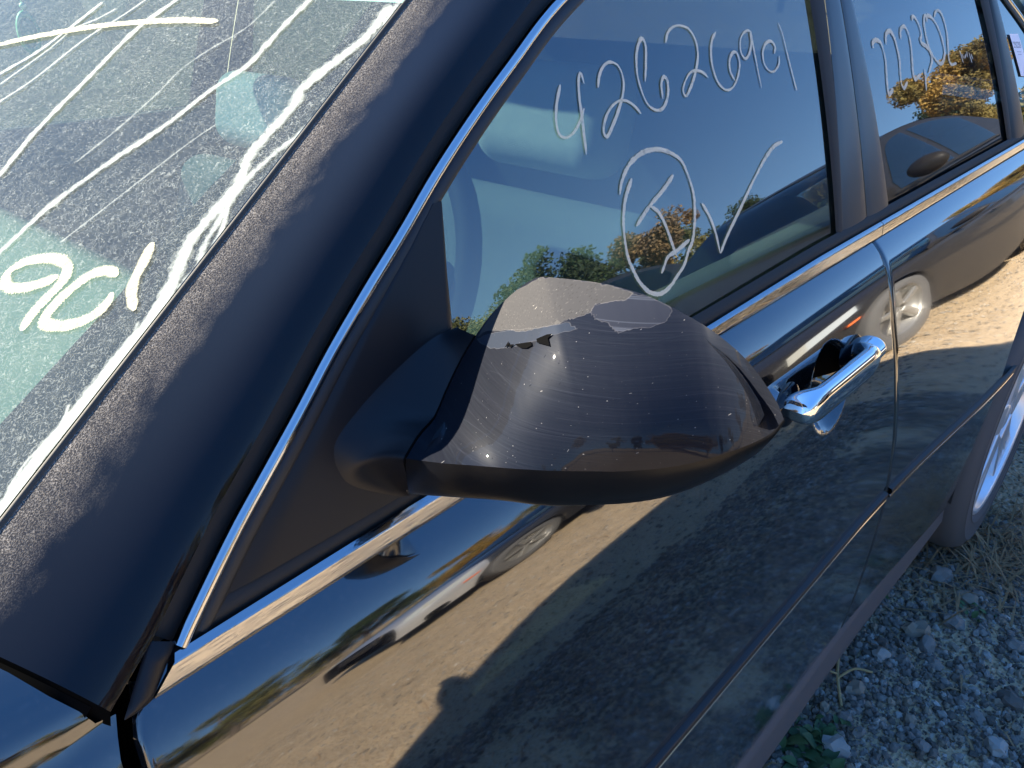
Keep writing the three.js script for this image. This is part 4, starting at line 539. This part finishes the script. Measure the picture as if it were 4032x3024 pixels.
      for (let k = 0; k < 5; k++) part('spoke', new RoundedBoxGeometry(0.17, 0.055, 0.03, 2, 0.012).translate(0.115, 0, -0.012).rotateZ(k * 1.2566), alloy, w);
    }
  }
  part('front_grille', new RoundedBoxGeometry(0.06, 0.16, 0.62, 3, 0.03).translate(-L / 2 + 0.02, 0.52, 0), M.plastic, g);
  part('cabin', new RoundedBoxGeometry(1.6, 0.35, 1.1, 3, 0.1).translate(0.35, 0.92, 0), M.cabin, g);
  return g;
}
M.carGlass = phys({ color: rgb(0.45, 0.55, 0.55), transmission: 1, thickness: 0, roughness: 0, ior: 1.6 });
parkedCar('grey_sedan', 'dark grey sedan parked across the lane, mirrored in the rear door', [3.05, 0.85], [0.020, 0.0185, 0.018], { coat: 0.25 });
parkedCar('black_coupe', 'black car with a bare silver front end, mirrored in the front door', [1.95, 2.95], [0.012, 0.012, 0.014], { fascia: [0.5, 0.5, 0.51] });
parkedCar('dark_sedan', 'dark car parked behind the black sedan at the edge of the view', [8.6, -3.6], [0.01, 0.01, 0.011]);

// ---------------------------------------------------------------- trees
function tree(kind, label, [x, z], h, spread, seed, cols, density = 1) {
  const r = rng(seed), g = thing(kind, label, 'tree', [x, 0, z], 0);
  const bark = phys({ color: rgb(0.09, 0.07, 0.055), roughness: 1 }), limbs = [], clumps = [];
  const tr = new THREE.CatmullRomCurve3([V3(0, -0.1, 0), V3(0.08 * h * (r() - 0.5), h * 0.25, 0.05 * h * (r() - 0.5)), V3(0.1 * h * (r() - 0.5), h * 0.55, 0.1 * h * (r() - 0.5)), V3(0, h * 0.85, 0)]);
  const taper = (curve, r0, r1, n = 10) => { const t = new THREE.TubeGeometry(curve, n, 1, 7), p = t.attributes.position, f = curve.getSpacedPoints(n); for (let i = 0; i < p.count; i++) { const k = Math.floor(i / 8), c = f[Math.min(n, k)], s = lerp(r0, r1, k / n); p.setXYZ(i, c.x + (p.getX(i) - c.x) * s, c.y + (p.getY(i) - c.y) * s, c.z + (p.getZ(i) - c.z) * s); } t.computeVertexNormals(); return t; };
  limbs.push(taper(tr, 0.028 * h, 0.006 * h));
  for (let i = 0; i < 13; i++) { const s = 0.2 + 0.7 * r(), b = tr.getPoint(s), a = r() * 6.28, l = spread * (0.45 + 0.6 * r()) * (1.15 - 0.6 * s), e = b.clone().add(V3(Math.cos(a) * l, l * (0.25 + 0.5 * r()), Math.sin(a) * l)), m = b.clone().lerp(e, 0.5).add(V3(0, 0.1 * l, 0)); limbs.push(taper(new THREE.CatmullRomCurve3([b, m, e]), 0.010 * h * (1.1 - s), 0.002 * h, 6)); for (let k = 0; k < 5; k++) clumps.push([b.clone().lerp(e, 0.45 + 0.6 * r()).add(V3((r() - 0.5) * l * 0.7, (r() - 0.3) * l * 0.5, (r() - 0.5) * l * 0.7)), spread * (0.14 + 0.16 * r())]); }
  part('trunk', merge(limbs), bark, g);
  const P = [], N = [], C = [], ls = (0.055 + 0.006 * h) * (density > 2 ? 0.55 : 0.85), per = Math.round((density > 2 ? 330 : 190) * density);
  for (const [c, s] of clumps) { const col = cols[Math.floor(r() * cols.length)], b = 0.75 + 0.5 * r(); for (let i = 0; i < per; i++) { const d = V3(r() - 0.5, r() - 0.5, r() - 0.5).normalize().multiplyScalar(s * Math.pow(r(), 0.5)), o = c.clone().add(d), n = V3(r() - 0.5, r() - 0.2, r() - 0.5).normalize(), a = V3(r() - 0.5, r() - 0.5, r() - 0.5).cross(n).normalize().multiplyScalar(ls * (0.6 + 0.6 * r())), e = a.clone().cross(n).multiplyScalar(0.6); const q = [o.clone().sub(a), o.clone().add(e), o.clone().add(a), o.clone().sub(e)]; for (const k of [0, 1, 2, 0, 2, 3]) { P.push(...q[k].toArray()); N.push(n.x, n.y, n.z); C.push(col[0] * b, col[1] * b, col[2] * b); } } }
  const lg = new THREE.BufferGeometry(); lg.setAttribute('position', new THREE.Float32BufferAttribute(P, 3)); lg.setAttribute('normal', new THREE.Float32BufferAttribute(N, 3)); lg.setAttribute('color', new THREE.Float32BufferAttribute(C, 3));
  part('crown', lg, phys({ vertexColors: true, roughness: 0.9, transmission: 0.35, thickness: 0, specularIntensity: 0.3 }), g);
}
const GOLD = [[0.32, 0.21, 0.06], [0.38, 0.25, 0.07], [0.24, 0.19, 0.06]], OLIVE = [[0.17, 0.17, 0.05], [0.20, 0.18, 0.06], [0.13, 0.14, 0.05]], GREEN = [[0.045, 0.075, 0.03], [0.06, 0.085, 0.03], [0.04, 0.06, 0.03]], BROWN = [[0.22, 0.16, 0.10], [0.26, 0.18, 0.09], [0.18, 0.14, 0.09]];
tree('autumn_tree', 'golden autumn tree, the tall one mirrored in the rear window', [19.5, 4.6], 3.7, 1.5, 3, GOLD, 3);
tree('olive_tree', 'olive green tree beside the golden one', [27, 8.2], 2.7, 1.6, 4, OLIVE, 1.5);
tree('green_tree', 'dark green tree beyond the golden one', [33, 8.4], 3.7, 1.9, 5, GREEN, 1.5);
tree('brown_tree', 'half bare brown tree mirrored inside the circled mark', [19, 13.0], 3.9, 1.7, 6, BROWN, 1.6);
tree('green_tree', 'green tree left of the half bare one', [14, 12.5], 3.6, 1.9, 7, GREEN, 1.5);
const rowCols = [OLIVE, GOLD, GREEN, OLIVE, BROWN];
const ring = [[36, 9.5], [30, 12], [27, 14.5], [24, 16], [21, 18], [17, 18.5], [13, 19], [9, 19.5], [5, 19], [1, 18], [-3, 18], [-8, 17], [-13, 15], [-18, 11], [-21, 5], [-23, -2], [-22, -9], [34, -8], [36, 1], [30, -14]];
const tints = ['olive', 'golden', 'green', 'olive', 'brown'], order = ['first', 'second', 'third', 'fourth', 'fifth', 'sixth', 'seventh', 'eighth', 'ninth', 'tenth', 'eleventh', 'twelfth', 'thirteenth', 'fourteenth', 'fifteenth', 'sixteenth', 'seventeenth', 'eighteenth', 'nineteenth', 'twentieth'];
ring.forEach(([x, z], i) => tree('tree', `${tints[i % 5]} tree, ${order[i]} along the edge of the lot`, [x, z], [2.5, 2.6, 3.0, 3.3, 3.6, 4.0, 4.4, 4.8, 5.0, 5.2, 5.0, 5.4, 5.2, 5.0, 5.2, 5.0, 5.0, 2.8, 2.6, 5.0][i], 1.6 + (i % 3) * 0.25 + (i > 5 ? 0.6 : 0), 40 + i, rowCols[i % 5], 1.2));

{ // the low scrub along the far edge of the lot
  const r = rng(300), P = [], N = [], C = [], cols = [...OLIVE, ...GOLD, ...OLIVE, ...BROWN, ...GREEN];
  for (let b = 0; b < 420; b++) {
    const a = 0.08 + 1.75 * r(), R = 31 + 7 * r(), h = (1.5 + 1.1 * r()) * (0.8 + 0.55 * a), cx = Math.cos(a) * R, cz = Math.sin(a) * R, col = cols[Math.floor(r() * cols.length)], w = 0.7 + 0.8 * r();
    for (let i = 0; i < 130; i++) { const o = V3(cx + (r() + r() - 1) * w, h * Math.sqrt(r()), cz + (r() + r() - 1) * w), n = V3(r() - 0.5, r() - 0.2, r() - 0.5).normalize(), e = V3(r() - 0.5, r() - 0.5, r() - 0.5).cross(n).normalize().multiplyScalar(0.07 + 0.09 * r()), f = e.clone().cross(n).multiplyScalar(0.6), k = 0.7 + 0.6 * r(); const q = [o.clone().sub(e), o.clone().add(f), o.clone().add(e), o.clone().sub(f)]; for (const t of [0, 1, 2, 0, 2, 3]) { P.push(q[t].x, q[t].y, q[t].z); N.push(n.x, n.y, n.z); C.push(col[0] * k, col[1] * k, col[2] * k); } }
  }
  const g = new THREE.BufferGeometry(); g.setAttribute('position', new THREE.Float32BufferAttribute(P, 3)); g.setAttribute('normal', new THREE.Float32BufferAttribute(N, 3)); g.setAttribute('color', new THREE.Float32BufferAttribute(C, 3));
  const o = new THREE.Mesh(g, phys({ vertexColors: true, roughness: 0.9, transmission: 0.35, thickness: 0, specularIntensity: 0.3 })); o.name = 'scrub'; o.userData = { kind: 'stuff', label: 'low olive and golden scrub along the far edge of the lot', category: 'bushes' }; scene.add(o);
}

// ---------------------------------------------------------------- weeds and dry grass
{
  const r = rng(91);
  const straw = (list, x, z, n, len, spread, tilt) => { for (let i = 0; i < n; i++) { const px = x + (r() - 0.5) * spread, pz = z + (r() - 0.5) * spread, a = r() * 6.28, l = len * (0.4 + 0.8 * r()), up = tilt * r(), b = V3(px, groundH(px, pz) + 0.002, pz), d = V3(Math.cos(a) * (1 - up * 0.6), up, Math.sin(a) * (1 - up * 0.6)).multiplyScalar(l), w = V3(-Math.sin(a), 0, Math.cos(a)).multiplyScalar(0.0012 + 0.0016 * r()), m = b.clone().addScaledVector(d, 0.55).add(V3(0, 0.012 * r(), 0)), e = b.clone().add(d); const q = [b.clone().sub(w), b.clone().add(w), m.clone().add(w), m.clone().sub(w), e]; for (const k of [0, 1, 2, 0, 2, 3, 3, 2, 4]) list.push(...q[k].toArray()); } };
  const dry = []; for (const [x, z, n, s] of [...[[2.0006,-0.1854],[2.1025,-0.1563],[1.938,-0.2011],[1.9381,-0.255],[1.8318,-0.267],[1.9605,-0.1235],[1.8641,-0.1309],[1.7246,-0.2864],[1.5563,-0.291],[1.9859,-0.2576],[2.2354,-0.1589],[2.0631,-0.1157]]].map(([x, z], i) => [x, z, [90, 70, 90, 60, 40, 70, 30, 20, 10, 60, 60, 60][i], 0.28])) straw(dry, x, z, n, 0.13, s, 0.6);
  for (let i = 0; i < 260; i++) straw(dry, 0.8 + 2.4 * r(), -0.35 + 1.2 * r(), 1, 0.08, 0.02, 0.2);
  for (let i = 0; i < 900; i++) straw(dry, 0.5 + 6 * r(), 0.6 + 3 * r(), 1, 0.10, 0.05, 0.4);
  const dg = new THREE.BufferGeometry(); dg.setAttribute('position', new THREE.Float32BufferAttribute(dry, 3)); dg.computeVertexNormals();
  const dm = new THREE.Mesh(dg, phys({ color: rgb(0.27, 0.175, 0.09), roughness: 1 })); dm.name = 'dry_grass'; dm.userData = { kind: 'stuff', label: 'dry straw coloured grass lying around the rear wheel', category: 'grass' }; scene.add(dm);
  const weed = (name, label, [x, z], n, size, seed) => { const q = rng(seed), g = thing(name, label, 'weed', [x, groundH(x, z), z]), lm = [[0.06, 0.12, 0.04], [0.08, 0.14, 0.045], [0.05, 0.10, 0.04]].map((c) => phys({ color: rgb(...c), roughness: 0.7 })); for (let i = 0; i < n; i++) { const a = q() * 6.28, l = size * (0.5 + 0.7 * q()), up = 0.2 + 0.9 * q(), ox = (q() - 0.5) * size * 1.6, oz = (q() - 0.5) * size * 1.6; const leaf = grid(6, 4, (u, v) => { const w = l * 0.22 * Math.sin(Math.PI * Math.pow(u, 0.7)) * (2 * v - 1), s = u * l; return V3(ox + Math.cos(a) * s * Math.cos(up) - Math.sin(a) * w, 0.004 + s * Math.sin(up) - 0.35 * s * s / l + 0.25 * Math.abs(w), oz + Math.sin(a) * s * Math.cos(up) + Math.cos(a) * w); }); part('leaf', leaf, lm[i % 3], g); } };
  const wp = [[1.1175,-0.2919],[1.1348,-0.2501],[1.2181,-0.2579],[1.714,-0.137],[1.6179,-0.3341],[1.6132,-0.1336]];
  weed('weed', 'leafy green weed beside the sill, largest at the bottom of the picture', wp[0], 40, 0.055, 1);
  weed('weed', 'leafy green weed right of the largest one', wp[1], 26, 0.045, 2);
  weed('weed', 'small green sprig beside the dead stalk', wp[2], 8, 0.035, 3);
  weed('weed', 'small green tuft between stones right of the sill', wp[3], 14, 0.03, 4);
  weed('weed', 'low green leaves under the edge of the sill', wp[4], 12, 0.03, 5);
  const st = [[1.3121,-0.2887]][0], stalk = thing('dead_stalk', 'forked dry yellow stalk lying on gravel near the weeds', 'twig', [st[0], groundH(...st) + 0.01, st[1]]);
  const tw = (p, rr) => part('twig', new THREE.TubeGeometry(new THREE.CatmullRomCurve3(p.map((v) => V3(...v))), 14, rr, 6), phys({ color: rgb(0.42, 0.29, 0.13), roughness: 0.9 }), stalk);
  tw([[-0.06, 0, 0.03], [-0.01, 0.015, 0.0], [0.04, 0.02, -0.02]], 0.003); tw([[-0.01, 0.015, 0], [0.02, 0.03, 0.02], [0.035, 0.03, 0.05]], 0.0025); tw([[0.0, 0.015, 0], [-0.02, 0.03, -0.03], [-0.02, 0.035, -0.06]], 0.002);
}
scene.traverse((o) => { if (o.isMesh) { o.castShadow = true; o.receiveShadow = true; } });
renderer.render(scene, camera);
